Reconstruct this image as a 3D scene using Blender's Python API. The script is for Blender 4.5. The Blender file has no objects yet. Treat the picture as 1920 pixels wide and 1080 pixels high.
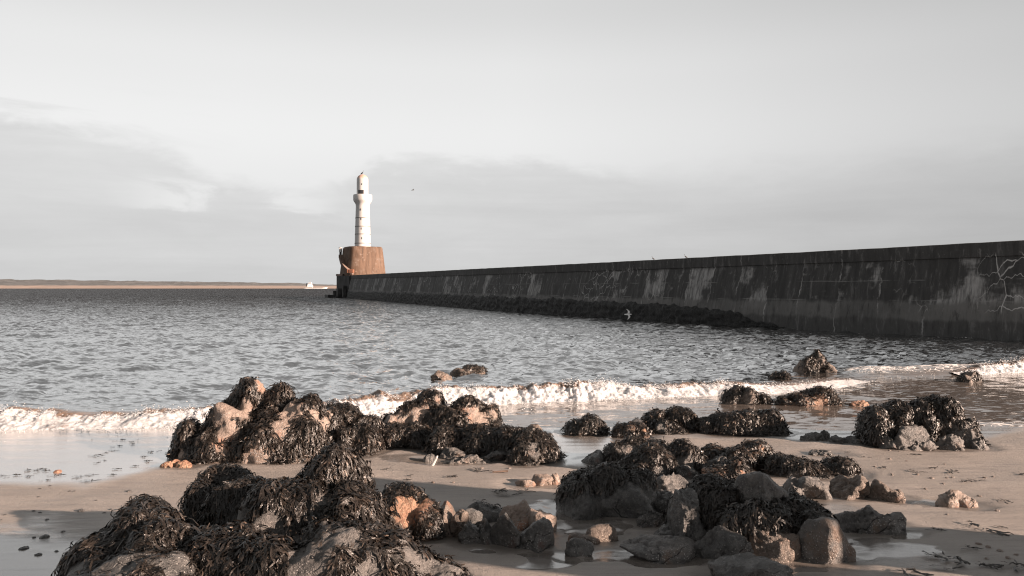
import bpy, bmesh, math, random
import numpy as np
from mathutils import Vector, Matrix
from mathutils.bvhtree import BVHTree

R = math.radians
scene = bpy.context.scene
COL = scene.collection

# ------------------------------------------------------------------ camera
CAM_H = 2.35          # eye above the sea
F = 1400.0            # focal length in photo pixels (1920 wide)
HY = 540.5            # horizon row
cam = bpy.data.cameras.new('camera')
cam.lens = 36.0 * F / 1920.0
cam.sensor_width = 36.0
cam.clip_start = 0.1
cam.clip_end = 20000
camo = bpy.data.objects.new('camera', cam)
COL.objects.link(camo)
camo.location = (0, 0, CAM_H)
camo.rotation_euler = (R(90), 0, 0)
scene.camera = camo

# ------------------------------------------------------------------ light
SUN_EL, SUN_AZ = R(15), R(68)        # azimuth: from -Y towards +X
S = Vector((math.sin(SUN_AZ) * math.cos(SUN_EL), -math.cos(SUN_AZ) * math.cos(SUN_EL), math.sin(SUN_EL)))
sl = bpy.data.lights.new('sun', 'SUN')
sl.energy = 5.0
sl.angle = R(0.5)
sl.color = (1.0, 0.76, 0.61)
so = bpy.data.objects.new('sun', sl)
COL.objects.link(so)
so.rotation_euler = (-S).to_track_quat('-Z', 'Y').to_euler()
so.location = (60, -30, 40)

scene.view_settings.view_transform = 'Standard'
scene.view_settings.look = 'None'
scene.view_settings.exposure = 1.55
scene.view_settings.gamma = 1.0
scene.cycles.filter_width = 1.15
scene.cycles.max_bounces = 6
scene.cycles.diffuse_bounces = 3
scene.cycles.glossy_bounces = 3


# ------------------------------------------------------------------ node helper
class NT:
    def __init__(self, tree):
        self.t = tree
        tree.nodes.clear()

    def n(self, typ, **kw):
        nd = self.t.nodes.new(typ)
        ins = kw.pop('ins', {})
        for k, v in kw.items():
            setattr(nd, k, v)
        for k, v in ins.items():
            self.set(nd.inputs[k], v)
        return nd

    def set(self, sock, v):
        if isinstance(v, bpy.types.NodeSocket):
            self.t.links.new(v, sock)
        elif isinstance(v, (tuple, list)) and len(v) == 3 and sock.type == 'RGBA':
            sock.default_value = (*v, 1)
        else:
            sock.default_value = v

    def math(self, op, a, b=None, c=None, clamp=False):
        nd = self.n('ShaderNodeMath', operation=op, use_clamp=clamp)
        for i, v in enumerate((a, b, c)):
            if v is not None:
                self.set(nd.inputs[i], v)
        return nd.outputs[0]

    def mr(self, v, a, b, c=0.0, d=1.0, smooth=True):
        nd = self.n('ShaderNodeMapRange', interpolation_type='SMOOTHSTEP' if smooth else 'LINEAR')
        for i, x in enumerate((v, a, b, c, d)):
            self.set(nd.inputs[i], x)
        return nd.outputs[0]

    def mix(self, f, a, b, blend='MIX'):
        nd = self.n('ShaderNodeMix', data_type='RGBA', blend_type=blend)
        self.set(nd.inputs[0], f)
        self.set(nd.inputs[6], a)
        self.set(nd.inputs[7], b)
        return nd.outputs[2]

    def noise(self, vec, scale, detail=4, rough=0.55, dist=0.0):
        nd = self.n('ShaderNodeTexNoise', ins={'Scale': scale, 'Detail': detail, 'Roughness': rough, 'Distortion': dist})
        if vec is not None:
            self.set(nd.inputs['Vector'], vec)
        return nd.outputs[0]

    def scale(self, vec, s, loc=(0, 0, 0)):
        nd = self.n('ShaderNodeMapping', ins={'Vector': vec, 'Scale': s, 'Location': loc})
        return nd.outputs[0]

    def attr(self, name):
        return self.n('ShaderNodeAttribute', attribute_name=name).outputs['Fac']

    def bump(self, h, strength, dist, normal=None):
        nd = self.n('ShaderNodeBump', ins={'Height': h, 'Strength': strength, 'Distance': dist})
        if normal is not None:
            self.set(nd.inputs['Normal'], normal)
        return nd.outputs[0]

    def pbsdf(self, color, rough, normal=None, **extra):
        b = self.n('ShaderNodeBsdfPrincipled')
        self.set(b.inputs['Base Color'], color)
        self.set(b.inputs['Roughness'], rough)
        if normal is not None:
            self.set(b.inputs['Normal'], normal)
        for k, v in extra.items():
            self.set(b.inputs[k], v)
        o = self.n('ShaderNodeOutputMaterial')
        self.t.links.new(b.outputs[0], o.inputs[0])
        return b


def new_mat(name):
    m = bpy.data.materials.new(name)
    m.use_nodes = True
    return m, NT(m.node_tree)


# ------------------------------------------------------------------ world
w = bpy.data.worlds.new('World')
scene.world = w
w.use_nodes = True
t = NT(w.node_tree)
geo = t.n('ShaderNodeTexCoord').outputs['Generated']
sky = t.n('ShaderNodeTexSky', sky_type='NISHITA', sun_disc=False)
sky.sun_elevation = SUN_EL
sky.sun_rotation = R(180) - SUN_AZ
sky.dust_density = 2.0
bw = t.n('ShaderNodeRGBToBW', ins={0: sky.outputs[0]}).outputs[0]
sep = t.n('ShaderNodeSeparateXYZ', ins={0: geo})
X_, Y_, Z_ = sep.outputs
azim = t.math('ARCTAN2', X_, Y_)


def ramp_of(v, stops, lo, hi, interp='EASE'):
    nd = t.n('ShaderNodeValToRGB')
    t.set(nd.inputs[0], t.mr(v, lo, hi, 0, 1, smooth=False))
    c_ = nd.color_ramp
    c_.interpolation = interp
    pts_ = [((p - lo) / (hi - lo), x) for p, x in stops]
    c_.elements[0].position, c_.elements[0].color = pts_[0][0], (pts_[0][1],) * 3 + (1,)
    c_.elements[1].position, c_.elements[1].color = pts_[-1][0], (pts_[-1][1],) * 3 + (1,)
    for p, x in pts_[1:-1]:
        e = c_.elements.new(p)
        e.color = (x, x, x, 1)
    return nd.outputs[0]


clear = ramp_of(Z_, [(0, .70), (.12, .77), (.2, .83), (.27, .80), (.36, .69), (.5, .46), (.7, .32), (1.0, .26)], 0, 1)
# low bank of cloud with a wandering upper edge
edge = ramp_of(azim, [(-3.2, .16), (-.75, .19), (-.60, .185), (-.46, .165), (-.37, .137), (-.30, .128), (-.235, .128), (-.205, .15), (-.165, .163), (.0, .165), (.15, .158), (.3, .15), (.55, .16), (3.2, .17)], -3.2, 3.2)
n1 = t.noise(t.scale(geo, (7, 7, 24), (3.1, .4, .2)), 1.0, 6, .58, .3)
n2 = t.noise(t.scale(geo, (22, 22, 70), (1.1, .9, 4.2)), 1.0, 5, .6, .3)
wob = t.math('ADD', t.math('MULTIPLY', t.math('SUBTRACT', n1, .5), .075), t.math('MULTIPLY', t.math('SUBTRACT', n2, .5), .026))
dz = t.math('SUBTRACT', t.math('ADD', edge, wob), Z_)
soft = ramp_of(azim, [(-3.2, .03), (-.5, .017), (.05, .020), (.3, .06), (3.2, .05)], -3.2, 3.2)
bank = t.mr(t.math('DIVIDE', dz, soft), -.5, 1.0)
# thin brighter rents in the bank left of the tower, thin grey wisps above it at far left
gapw = t.math('MULTIPLY', ramp_of(azim, [(-3.2, 0), (-.50, 0), (-.42, 1), (-.27, 1), (-.21, 0), (3.2, 0)], -3.2, 3.2), ramp_of(Z_, [(0, 0), (.075, 0), (.095, 1), (.125, 1), (.14, 0), (1, 0)], 0, 1))
rent = t.math('MULTIPLY', gapw, t.mr(n1, .46, .60))
bank = t.math('MULTIPLY', bank, t.math('SUBTRACT', 1, t.math('MULTIPLY', rent, .8)))
wispw = t.math('MULTIPLY', ramp_of(azim, [(-3.2, 1), (-.6, 1), (-.42, .7), (-.33, 0), (3.2, 0)], -3.2, 3.2), ramp_of(Z_, [(0, 0), (.165, 0), (.18, 1), (.215, .9), (.235, 0), (1, 0)], 0, 1))
wisp = t.math('MULTIPLY', wispw, t.mr(t.noise(t.scale(geo, (4, 4, 26), (0, 2, .6)), 1.0, 6, .6, .5), .42, .60))
low = ramp_of(Z_, [(0, .625), (.03, .61), (.08, .595), (.13, .63), (.2, .66), (1, .66)], 0, 1)
low = t.math('MULTIPLY', low, t.mr(n1, .25, .75, .945, 1.055, smooth=False))
st3 = t.noise(t.scale(geo, (3, 3, 46), (2, 5, 1)), 1.0, 7, .62, .6)
low = t.math('MULTIPLY', low, t.mr(st3, .25, .75, .955, 1.045, smooth=False))
v1 = t.math('ADD', t.math('MULTIPLY', clear, t.math('SUBTRACT', 1, bank)), t.math('MULTIPLY', low, bank))
v1 = t.math('SUBTRACT', v1, t.math('MULTIPLY', wisp, .11))
az = ramp_of(azim, [(-3.2, .7), (-1.2, .8), (-.6, .975), (-.35, 1.0), (.0, .99), (.25, .90), (.5, .76), (.62, .69), (1.2, .6), (3.2, .65)], -3.2, 3.2, 'LINEAR')
val = t.math('MULTIPLY', v1, az)
SKY_GAIN = 3.55
mixv = t.math('ADD', t.math('MULTIPLY', val, SKY_GAIN * 0.9), t.math('MULTIPLY', bw, 0.10))
bg = t.n('ShaderNodeBackground', ins={'Strength': 0.1})
rgb = t.n('ShaderNodeCombineColor')
for i, k in enumerate((1.0, 1.0, 1.0)):
    t.set(rgb.inputs[i], t.math('MULTIPLY', mixv, k))
t.set(bg.inputs[0], rgb.outputs[0])
wo = t.n('ShaderNodeOutputWorld')
t.t.links.new(bg.outputs[0], wo.inputs[0])

# ------------------------------------------------------------------ numeric noise
_rs = np.random.RandomState(7)
_G = _rs.normal(size=(256, 3)); _G /= np.linalg.norm(_G, axis=1)[:, None]
_P = _rs.permutation(256); _P = np.concatenate([_P, _P, _P])


def perlin(p, seed=0):
    p = np.asarray(p, float) + np.array([seed * 17.13, seed * 5.71, seed * 9.37])
    i = np.floor(p).astype(int); f = p - i
    i &= 255
    u = f * f * f * (f * (f * 6 - 15) + 10)
    out = 0
    for dx in (0, 1):
        wx = u[:, 0] if dx else 1 - u[:, 0]
        for dy in (0, 1):
            wy = u[:, 1] if dy else 1 - u[:, 1]
            for dz in (0, 1):
                wz = u[:, 2] if dz else 1 - u[:, 2]
                h = _P[_P[_P[(i[:, 0] + dx) & 255] + ((i[:, 1] + dy) & 255)] + ((i[:, 2] + dz) & 255)]
                g = _G[h]
                out = out + wx * wy * wz * ((f[:, 0] - dx) * g[:, 0] + (f[:, 1] - dy) * g[:, 1] + (f[:, 2] - dz) * g[:, 2])
    return out * 1.5


def fbm(p, octs=4, seed=0, gain=0.5, lac=2.03):
    a, s, out = 1.0, 1.0, 0
    for k in range(octs):
        out = out + a * perlin(np.asarray(p) * s, seed + k * 3)
        a *= gain; s *= lac
    return out


def sstep(x, a, b):
    q = np.clip((x - a) / (b - a), 0, 1)
    return q * q * (3 - 2 * q)


# ------------------------------------------------------------------ object helpers
def tag(o, label=None, cat=None, group=None, kind=None):
    if label: o['label'] = label
    if cat: o['category'] = cat
    if group: o['group'] = group
    if kind: o['kind'] = kind
    return o


def empty(name, loc):
    o = bpy.data.objects.new(name, None)
    COL.objects.link(o)
    o.location = loc
    o.empty_display_size = 0.2
    return o


def link(name, mesh, mat, parent=None, loc=None):
    o = bpy.data.objects.new(name, mesh)
    COL.objects.link(o)
    if mat is not None:
        mesh.materials.clear(); mesh.materials.append(mat)
    if parent is not None:
        o.parent = parent
        o.location = -parent.location     # mesh coordinates are world ones
    if loc is not None:
        o.location = loc
    return o


def mesh_np(name, v, f, smooth=True, attrs=None):
    """v (N,3), f (M,4) or (M,3) int"""
    me = bpy.data.meshes.new(name)
    v = np.ascontiguousarray(v, dtype=np.float32); f = np.ascontiguousarray(f, dtype=np.int32)
    k = f.shape[1]
    me.vertices.add(len(v)); me.vertices.foreach_set('co', v.ravel())
    me.loops.add(f.size); me.loops.foreach_set('vertex_index', f.ravel())
    me.polygons.add(len(f))
    me.polygons.foreach_set('loop_start', np.arange(0, f.size, k, dtype=np.int32))
    me.polygons.foreach_set('loop_total', np.full(len(f), k, dtype=np.int32))
    me.polygons.foreach_set('use_smooth', np.full(len(f), smooth))
    me.update(calc_edges=True)
    me.validate()
    for an, arr in (attrs or {}).items():
        a = me.attributes.new(an, 'FLOAT', 'POINT')
        a.data.foreach_set('value', np.ascontiguousarray(arr, dtype=np.float32))
    return me


def grid_faces(nr, nc):
    a = np.arange(nr * nc).reshape(nr, nc)
    return np.stack([a[:-1, :-1], a[:-1, 1:], a[1:, 1:], a[1:, :-1]], -1).reshape(-1, 4)


class MB:
    """collects simple solids into one mesh"""
    def __init__(self):
        self.bm = bmesh.new()

    def box(self, c, size, rot=None, bevel=0.0):
        g = bmesh.ops.create_cube(self.bm, size=1.0)['verts']
        M = Matrix.Translation(c) @ (rot or Matrix.Identity(3)).to_4x4() @ Matrix.Diagonal((*size, 1))
        bmesh.ops.transform(self.bm, matrix=M, verts=g)
        if bevel:
            es = list({e for v in g for e in v.link_edges})
            bmesh.ops.bevel(self.bm, geom=es, offset=bevel, segments=2, affect='EDGES')
        return self

    def tube(self, a, b, r, seg=8, r2=None):
        a, b = Vector(a), Vector(b)
        d = b - a
        g = bmesh.ops.create_cone(self.bm, cap_ends=True, segments=seg, radius1=r, radius2=r if r2 is None else r2, depth=d.length)['verts']
        M = Matrix.Translation((a + b) / 2) @ d.to_track_quat('Z', 'Y').to_matrix().to_4x4()
        bmesh.ops.transform(self.bm, matrix=M, verts=g)
        return self

    def lathe(self, prof, c, seg=48, power=2.0, cap=True, turn=0.0):
        rings = []
        for r, z in prof:
            ring = []
            for k in range(seg):
                an = 2 * math.pi * k / seg
                ca, sa = math.cos(an), math.sin(an)
                q = (abs(ca) ** power + abs(sa) ** power) ** (-1 / power)
                tc, ts = math.cos(an + turn), math.sin(an + turn)
                ring.append(self.bm.verts.new((c[0] + r * q * tc, c[1] + r * q * ts, c[2] + z)))
            rings.append(ring)
        for a, b in zip(rings, rings[1:]):
            for k in range(seg):
                self.bm.faces.new((a[k], a[(k + 1) % seg], b[(k + 1) % seg], b[k]))
        if cap:
            self.bm.faces.new(rings[0][::-1]); self.bm.faces.new(rings[-1])
        return self

    def poly_prism(self, pts, z0, z1):
        lo = [self.bm.verts.new((x, y, z0)) for x, y in pts]
        hi = [self.bm.verts.new((x, y, z1)) for x, y in pts]
        n = len(pts)
        for k in range(n):
            self.bm.faces.new((lo[k], lo[(k + 1) % n], hi[(k + 1) % n], hi[k]))
        self.bm.faces.new(lo[::-1]); self.bm.faces.new(hi)
        return self

    def build(self, name, mat, parent=None, smooth=False, angle=0.7):
        bmesh.ops.recalc_face_normals(self.bm, faces=self.bm.faces)
        me = bpy.data.meshes.new(name)
        self.bm.to_mesh(me); self.bm.free()
        if smooth:
            me.shade_smooth() if hasattr(me, 'shade_smooth') else None
            me.set_sharp_from_angle(angle=angle)
        return link(name, me, mat, parent)


# ------------------------------------------------------------------ ground functions
SHORE = 12.3


def base_z(Y):
    """beach profile: a steeper upper beach, a nearly level wet terrace, then the sea bed"""
    Y = np.asarray(Y, float)
    return np.where(Y > SHORE, -0.035 * (Y - SHORE), np.where(Y > 8.4, .021 * (SHORE - Y), .0819 + .055 * (8.4 - Y)))


def bz(y):
    return -0.035 * (y - SHORE) if y > SHORE else (.021 * (SHORE - y) if y > 8.4 else .0819 + .055 * (8.4 - y))


def gpx(px, py):
    """point of the (undisturbed) sand seen at a photo pixel"""
    s = (py - HY) / F
    d = CAM_H / s
    for _ in range(60):
        d = d * .5 + .5 * (CAM_H - bz(d)) / s
    return (px - 960) / F * d, d


def remap(d):
    """depth on the profile for a depth first taken on an even 0.048 slope"""
    if d >= SHORE:
        return d
    return gpx(960, HY + F * (CAM_H - .048 * (SHORE - d)) / d)[1]


def top(px, py, d):
    return ((px - 960) / F * d, d, CAM_H - (py - HY) / F * d)


def wet_edge(px):
    xs = [-900, -300, 0, 160, 230, 330, 380, 700, 900, 1040, 1060, 1175, 1200, 1330, 1480, 1600, 1860, 1920, 3000]
    ys = [880, 895, 906, 911, 897, 868, 852, 838, 834, 842, 868, 862, 824, 820, 826, 832, 818, 806, 780]
    return np.interp(px, xs, ys)


PUDDLES = [(1040, 958, 66, 20, 1), (902, 1031, 26, 8, 1), (1030, 1045, 62, 22, .95), (1622, 1022, 46, 24, .9),
           (1738, 942, 28, 8, 1), (1235, 1040, 110, 30, .85), (1110, 985, 70, 26, .85), (1700, 1030, 70, 14, .9),
           (50, 1076, 110, 13, 1), (1290, 1005, 40, 30, .8), (1450, 1062, 120, 26, .8), (1150, 1040, 60, 20, .8),
           (1700, 1000, 30, 10, .9), (20, 1045, 230, 75, .85), (1700, 1050, 150, 22, .5), (820, 866, 40, 5, .8), (760, 858, 60, 8, .7), (1560, 960, 60, 20, .6)]


def sand_fields(X, Y):
    P = np.stack([X, Y, np.zeros_like(X)], -1)
    z = base_z(Y)
    n1 = fbm(P * 0.55, 3, 3)
    n2 = fbm(P * np.array([2.2, 5.0, 1]), 3, 11)
    px = 960 + F * X / Y
    py = HY + F * (CAM_H - z) / Y
    pyw = py + n1 * 9 + perlin(P * np.array([.8, 3, 1]), 5) * 4
    film = sstep(wet_edge(px) - pyw, -7, 9)
    pud = np.zeros_like(X)
    for cx, cy, rx, ry, s in PUDDLES:
        q = np.hypot((px - cx) / rx, (py - cy) / ry) + n2 * 0.35 + n1 * .2
        pud = np.maximum(pud, s * (sstep(q, 1.35, .35) if rx >= 150 else sstep(q, 1.05, 0.8)))
    wet = np.maximum(film, pud)
    z = z + (0.018 * n1 + 0.004 * n2) * (1 - 0.9 * wet) - 0.012 * pud
    z = z + .006 * film * perlin(P * np.array([1.1, 4.5, 1]), 21)
    return z, wet, film


def sand_z1(x, y):
    z, _, _ = sand_fields(np.array([x], float), np.array([y], float))
    return float(z[0])


# ------------------------------------------------------------------ materials
def mat_sand():
    m, t = new_mat('sand')
    oc = t.n('ShaderNodeTexCoord').outputs['Object']
    film = t.attr('film'); damp_contact = t.attr('damp')
    wet = t.math('MAXIMUM', t.attr('wet'), t.math('MULTIPLY', damp_contact, .42))
    big = t.noise(oc, 0.9, 4)
    fine = t.noise(oc, 160, 3, .7)
    streak = t.noise(t.scale(oc, (1.2, 7, 1)), 1.6, 4)
    c = t.mix(t.mr(big, .35, .65), (.265, .238, .218), (.325, .288, .262))
    c = t.mix(t.mr(streak, .45, .75), c, (.225, .203, .19))
    c = t.mix(t.mr(fine, .56, .72, 0, .85), c, (.40, .35, .31))
    c = t.mix(t.mr(fine, .44, .30, 0, .8), c, (.12, .10, .09))
    c = t.mix(t.math('SUBTRACT', t.math('MULTIPLY', wet, .55), t.math('MULTIPLY', film, .35)), c, (.10, .094, .09))
    c = t.mix(t.math('MULTIPLY', damp_contact, .45), c, (.105, .085, .07))  # damp brown round the rocks, with contact shade painted into it
    damp = t.mr(t.noise(oc, .5, 3), .3, .65)
    r = t.mix(damp, (.62, .62, .62), (.46, .46, .46))
    rough = t.math('ADD', t.math('MULTIPLY', r, t.mr(wet, .1, .85, 1.0, 0.14)), t.math('MULTIPLY', film, .17))
    h = t.math('ADD', fine, t.math('MULTIPLY', t.noise(oc, 26, 4), 1.2))
    rip = t.noise(t.scale(oc, (.9, 6.5, 1)), 1.3, 5, .6, .4)
    h = t.math('ADD', h, t.math('MULTIPLY', rip, 2.6))
    bs = t.mr(wet, .05, .8, .75, .07)
    nrm = t.bump(h, bs, .012)
    b = t.pbsdf(c, rough, nrm)
    t.set(b.inputs['Coat Weight'], film)
    b.inputs['Coat Roughness'].default_value = .22
    b.inputs['Coat IOR'].default_value = 2.2
    t.set(b.inputs['IOR'], t.math('ADD', t.mr(wet, .2, .9, 1.45, 2.3), t.math('MULTIPLY', film, 4.0)))
    return m


def mat_sea():
    m, t = new_mat('sea_water')
    oc = t.n('ShaderNodeTexCoord').outputs['Object']
    sh = t.attr('shallow'); fo = t.attr('foam')
    off = t.attr('offshore')
    c = t.mix(sh, (.014, .014, .015), (.13, .11, .097))
    n = t.noise(t.scale(oc, (1, 1.8, 1)), 5.0, 5, .6)
    n2 = t.noise(t.scale(oc, (1, 1.5, 1)), 1.3, 5, .62)
    def slopes(sc, det, k):
        nd = t.n('ShaderNodeTexNoise', ins={'Vector': t.scale(oc, sc), 'Scale': 1.0, 'Detail': det, 'Roughness': .62})
        v = t.n('ShaderNodeVectorMath', operation='SUBTRACT', ins={0: nd.outputs['Color'], 1: (.5, .5, .5)}).outputs[0]
        return t.n('ShaderNodeVectorMath', operation='MULTIPLY', ins={0: v, 1: (k, k, 0)}).outputs[0]
    sl_ = t.n('ShaderNodeVectorMath', operation='ADD', ins={0: slopes((3.4, 10.5, 1), 5, 2.0), 1: slopes((.35, .9, 1), 2, .45)}).outputs[0]
    sl_ = t.n('ShaderNodeVectorMath', operation='SCALE', ins={0: sl_, 'Scale': t.mr(sh, 0, .9, 1, .16)}).outputs[0]
    lean = t.n('ShaderNodeCombineXYZ', ins={1: t.math('MULTIPLY', t.attr('offshore'), -.42)}).outputs[0]
    sl_ = t.n('ShaderNodeVectorMath', operation='ADD', ins={0: sl_, 1: lean}).outputs[0]
    gn = t.n('ShaderNodeNewGeometry').outputs['Normal']
    nrm = t.n('ShaderNodeVectorMath', operation='NORMALIZE', ins={0: t.n('ShaderNodeVectorMath', operation='ADD', ins={0: gn, 1: sl_}).outputs[0]}).outputs[0]
    lace = t.n('ShaderNodeTexVoronoi', feature='DISTANCE_TO_EDGE', ins={'Vector': t.scale(oc, (1, 2.2, 1)), 'Scale': 5.0}).outputs[0]
    ln = t.noise(oc, 3.2, 6, .65)
    fm = t.math('MULTIPLY', fo, t.math('ADD', t.mr(lace, .10, .0), t.mr(ln, .5, .62)))
    fm = t.mr(fm, .3, .8)
    c = t.mix(fm, c, (.80, .77, .75))
    rough = t.mix(fm, (.05, .05, .05), (.8, .8, .8))
    b = t.pbsdf(c, rough, nrm)
    t.set(b.inputs['IOR'], t.mr(off, 0, 1.0, 1.8, 1.36))
    # crests that catch the low sky like polished metal close in, less so on the ruffled water further out
    g = t.math('MULTIPLY', t.math('MULTIPLY', t.mr(off, 0, 1.0, .66, 0.0), t.mr(sh, .1, .8, 1.0, 0.0)), t.mr(fm, .1, .6, 1, 0))
    gl = t.n('ShaderNodeBsdfGlossy', ins={'Color': (.88, .88, .88), 'Roughness': .04, 'Normal': nrm})
    mx = t.n('ShaderNodeMixShader', ins={0: g, 1: b.outputs[0], 2: gl.outputs[0]})
    t.t.links.new(mx.outputs[0], [q for q in t.t.nodes if q.type == 'OUTPUT_MATERIAL'][0].inputs[0])
    return m


def mat_foam():
    m, t = new_mat('wave_foam')
    oc = t.n('ShaderNodeTexCoord').outputs['Object']
    fo = t.attr('foam')
    n = t.noise(oc, 9, 6, .65)
    n2 = t.noise(oc, 13, 5, .62)
    f = t.mr(t.math('ADD', fo, t.math('MULTIPLY', t.math('SUBTRACT', t.noise(t.scale(oc, (1.6, 1.6, 4)), 1.5, 3, .55), .5), 1.6)), .38, .62)
    thick = t.mix(t.mr(n2, .3, .7), (.31, .315, .325), (.60, .61, .63))
    c = t.mix(f, (.16, .118, .095), thick)
    rough = t.mix(f, (.1, .1, .1), (.85, .85, .85))
    nrm = t.bump(t.math('ADD', n, t.math('MULTIPLY', n2, .5)), .5, .05)
    b = t.pbsdf(c, rough, nrm, IOR=1.333)
    t.set(b.inputs['Subsurface Weight'], f)
    b.inputs['Subsurface Scale'].default_value = 1.0
    b.inputs['Subsurface Radius'].default_value = (.10, .10, .10)
    return m


def mat_rock(name, c1, c2, spot, accent=None, rough=.55, acc_amt=.0):
    dk = .95
    c1, c2, spot = (tuple(x * dk for x in q) for q in (c1, c2, spot))
    m, t = new_mat(name)
    oc = t.n('ShaderNodeTexCoord').outputs['Object']
    weed = t.attr('weed')
    n = t.noise(oc, 3.1, 6, .6)
    nf = t.noise(oc, 48, 6, .78)
    c = t.mix(t.mr(t.noise(oc, 5.5, 7, .66), .42, .58), c1, c2)
    c = t.mix(t.mr(nf, .54, .66, 0, .85), c, spot)
    c = t.mix(t.mr(nf, .45, .33, 0, .9), c, tuple(x * .25 for x in c1))
    if accent:
        a = t.noise(oc, 2.3, 4, .6)
        c = t.mix(t.mr(a, .60 - acc_amt, .72 - acc_amt), c, accent)
    barn = t.n('ShaderNodeTexVoronoi', ins={'Vector': oc, 'Scale': 42.0}).outputs['Distance']
    bmask = t.math('MULTIPLY', t.mr(barn, .32, .2), t.mr(t.noise(oc, 2.4, 5), .46, .56))
    c = t.mix(t.math('MULTIPLY', bmask, .75), c, tuple(min(.55, x * 1.9) for x in spot))
    dv = t.n('ShaderNodeVectorMath', operation='ADD', ins={0: oc, 1: t.n('ShaderNodeVectorMath', operation='SCALE', ins={0: t.n('ShaderNodeTexNoise', ins={'Vector': oc, 'Scale': 3.0}).outputs['Color'], 'Scale': .25}).outputs[0]}).outputs[0]
    ck = t.n('ShaderNodeTexVoronoi', feature='DISTANCE_TO_EDGE', ins={'Vector': t.scale(dv, (1, 1, 1.6)), 'Scale': 3.2}).outputs[0]
    ckm = t.math('MULTIPLY', t.mr(ck, .014, .0), t.mr(t.noise(oc, 2.1, 3), .50, .62))
    c = t.mix(t.math('MULTIPLY', ckm, .6), c, (.02, .018, .017))
    c = t.mix(weed, c, (.022, .018, .014))
    h = t.math('ADD', t.math('MULTIPLY', nf, .35), t.math('MULTIPLY', t.noise(oc, 14, 5, .65), 1.0))
    h = t.math('ADD', t.math('SUBTRACT', h, t.math('MULTIPLY', ckm, 1.2)), t.math('MULTIPLY', bmask, .35))
    nrm = t.bump(h, 1.0, .045)
    t.pbsdf(c, t.mr(n, .3, .7, rough - .12, rough + .15), nrm)
    return m


def mat_weed():
    m, t = new_mat('bladder_wrack')
    tint = t.attr('tint')
    ramp = t.n('ShaderNodeValToRGB')
    t.set(ramp.inputs[0], tint)
    cr = ramp.color_ramp
    cr.elements[0].position = 0; cr.elements[0].color = (.007, .0062, .0056, 1)
    cr.elements[1].position = 1; cr.elements[1].color = (.40, .31, .25, 1)
    e = cr.elements.new(.55); e.color = (.034, .0265, .0215, 1)
    e = cr.elements.new(.85); e.color = (.125, .090, .070, 1)
    oc = t.n('ShaderNodeTexCoord').outputs['Object']
    h = t.noise(oc, 90, 3)
    t.pbsdf(ramp.outputs[0], t.mr(t.noise(oc, 30, 2), .3, .7, .20, .5), t.bump(h, .6, .01))
    return m


def mat_simple(name, c, rough=.6, var=.25, scale=6, bump=.2, metallic=0.0):
    m, t = new_mat(name)
    oc = t.n('ShaderNodeTexCoord').outputs['Object']
    n = t.noise(oc, scale, 5, .6)
    col = t.mix(t.mr(n, .3, .7), tuple(x * (1 - var) for x in c), tuple(min(1, x * (1 + var)) for x in c))
    t.pbsdf(col, rough, t.bump(n, bump, .02), Metallic=metallic)
    return m


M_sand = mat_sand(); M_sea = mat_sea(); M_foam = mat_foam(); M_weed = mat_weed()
M_grey = mat_rock('grey_rock', (.085, .08, .077), (.15, .138, .13), (.25, .23, .22), (.16, .115, .09), .5, .02)
M_pale = mat_rock('pale_pink_rock', (.24, .185, .155), (.32, .25, .21), (.42, .35, .31), (.30, .17, .12), .55, .05)
M_dark = mat_rock('dark_wet_rock', (.070, .067, .065), (.125, .118, .113), (.21, .2, .19), (.10, .055, .045), .38, .0)
M_orange = mat_rock('orange_rock', (.25, .135, .09), (.33, .19, .125), (.42, .28, .2), (.14, .11, .095), .5, .0)
M_brown = mat_rock('brown_rock', (.11, .085, .07), (.19, .15, .125), (.30, .25, .22), (.24, .12, .075), .5, .0)

# ------------------------------------------------------------------ sand
ys = np.concatenate([np.linspace(-14, 2.5, 40)[:-1], 2.5 * np.exp(np.linspace(0, math.log(14.5 / 2.5), 470)), np.linspace(15, 60, 40)])
us = np.linspace(-1, 1, 520)
us = np.sign(us) * (np.abs(us) * .62 + np.abs(us) ** 3 * .9)
YY, UU = np.meshgrid(ys, us, indexing='ij')
XX = UU * (5.5 + np.clip(YY, 0, 60) * 0.62)
xf, yf = XX.ravel(), YY.ravel()
z, wet, film = sand_fields(xf, np.maximum(yf, 1.0))
z = np.where(yf < 1.0, base_z(yf) + 0.01 * fbm(np.stack([xf, yf, yf * 0], -1) * .5, 2, 3), z)
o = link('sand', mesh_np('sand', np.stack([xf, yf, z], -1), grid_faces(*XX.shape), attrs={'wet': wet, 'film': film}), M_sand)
tag(o, kind='structure')

# ------------------------------------------------------------------ sea
BREAK = [(-16, 12.1), (-8.6, 12.75), (-5.6, 13.15), (-3.3, 13.95), (-.65, 15.6), (1.8, 16.2), (4.0, 16.75), (5.6, 17.2), (7.0, 17.9), (8.0, 18.6), (8.6, 19.1)]


def polyline(pts, step):
    pts = np.array(pts, float)
    # Catmull-Rom
    P = np.vstack([2 * pts[0] - pts[1], pts, 2 * pts[-1] - pts[-2]])
    out = []
    for k in range(1, len(P) - 2):
        u = np.linspace(0, 1, 40, endpoint=False)[:, None]
        a, b, c, d = P[k - 1], P[k], P[k + 1], P[k + 2]
        out.append(.5 * (2 * b + (c - a) * u + (2 * a - 5 * b + 4 * c - d) * u ** 2 + (3 * b - a - 3 * c + d) * u ** 3))
    q = np.vstack(out + [pts[-1:]])
    L = np.concatenate([[0], np.cumsum(np.linalg.norm(np.diff(q, axis=0), axis=1))])
    s = np.arange(0, L[-1], step)
    return np.stack([np.interp(s, L, q[:, i]) for i in range(q.shape[1])], -1), s


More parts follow.
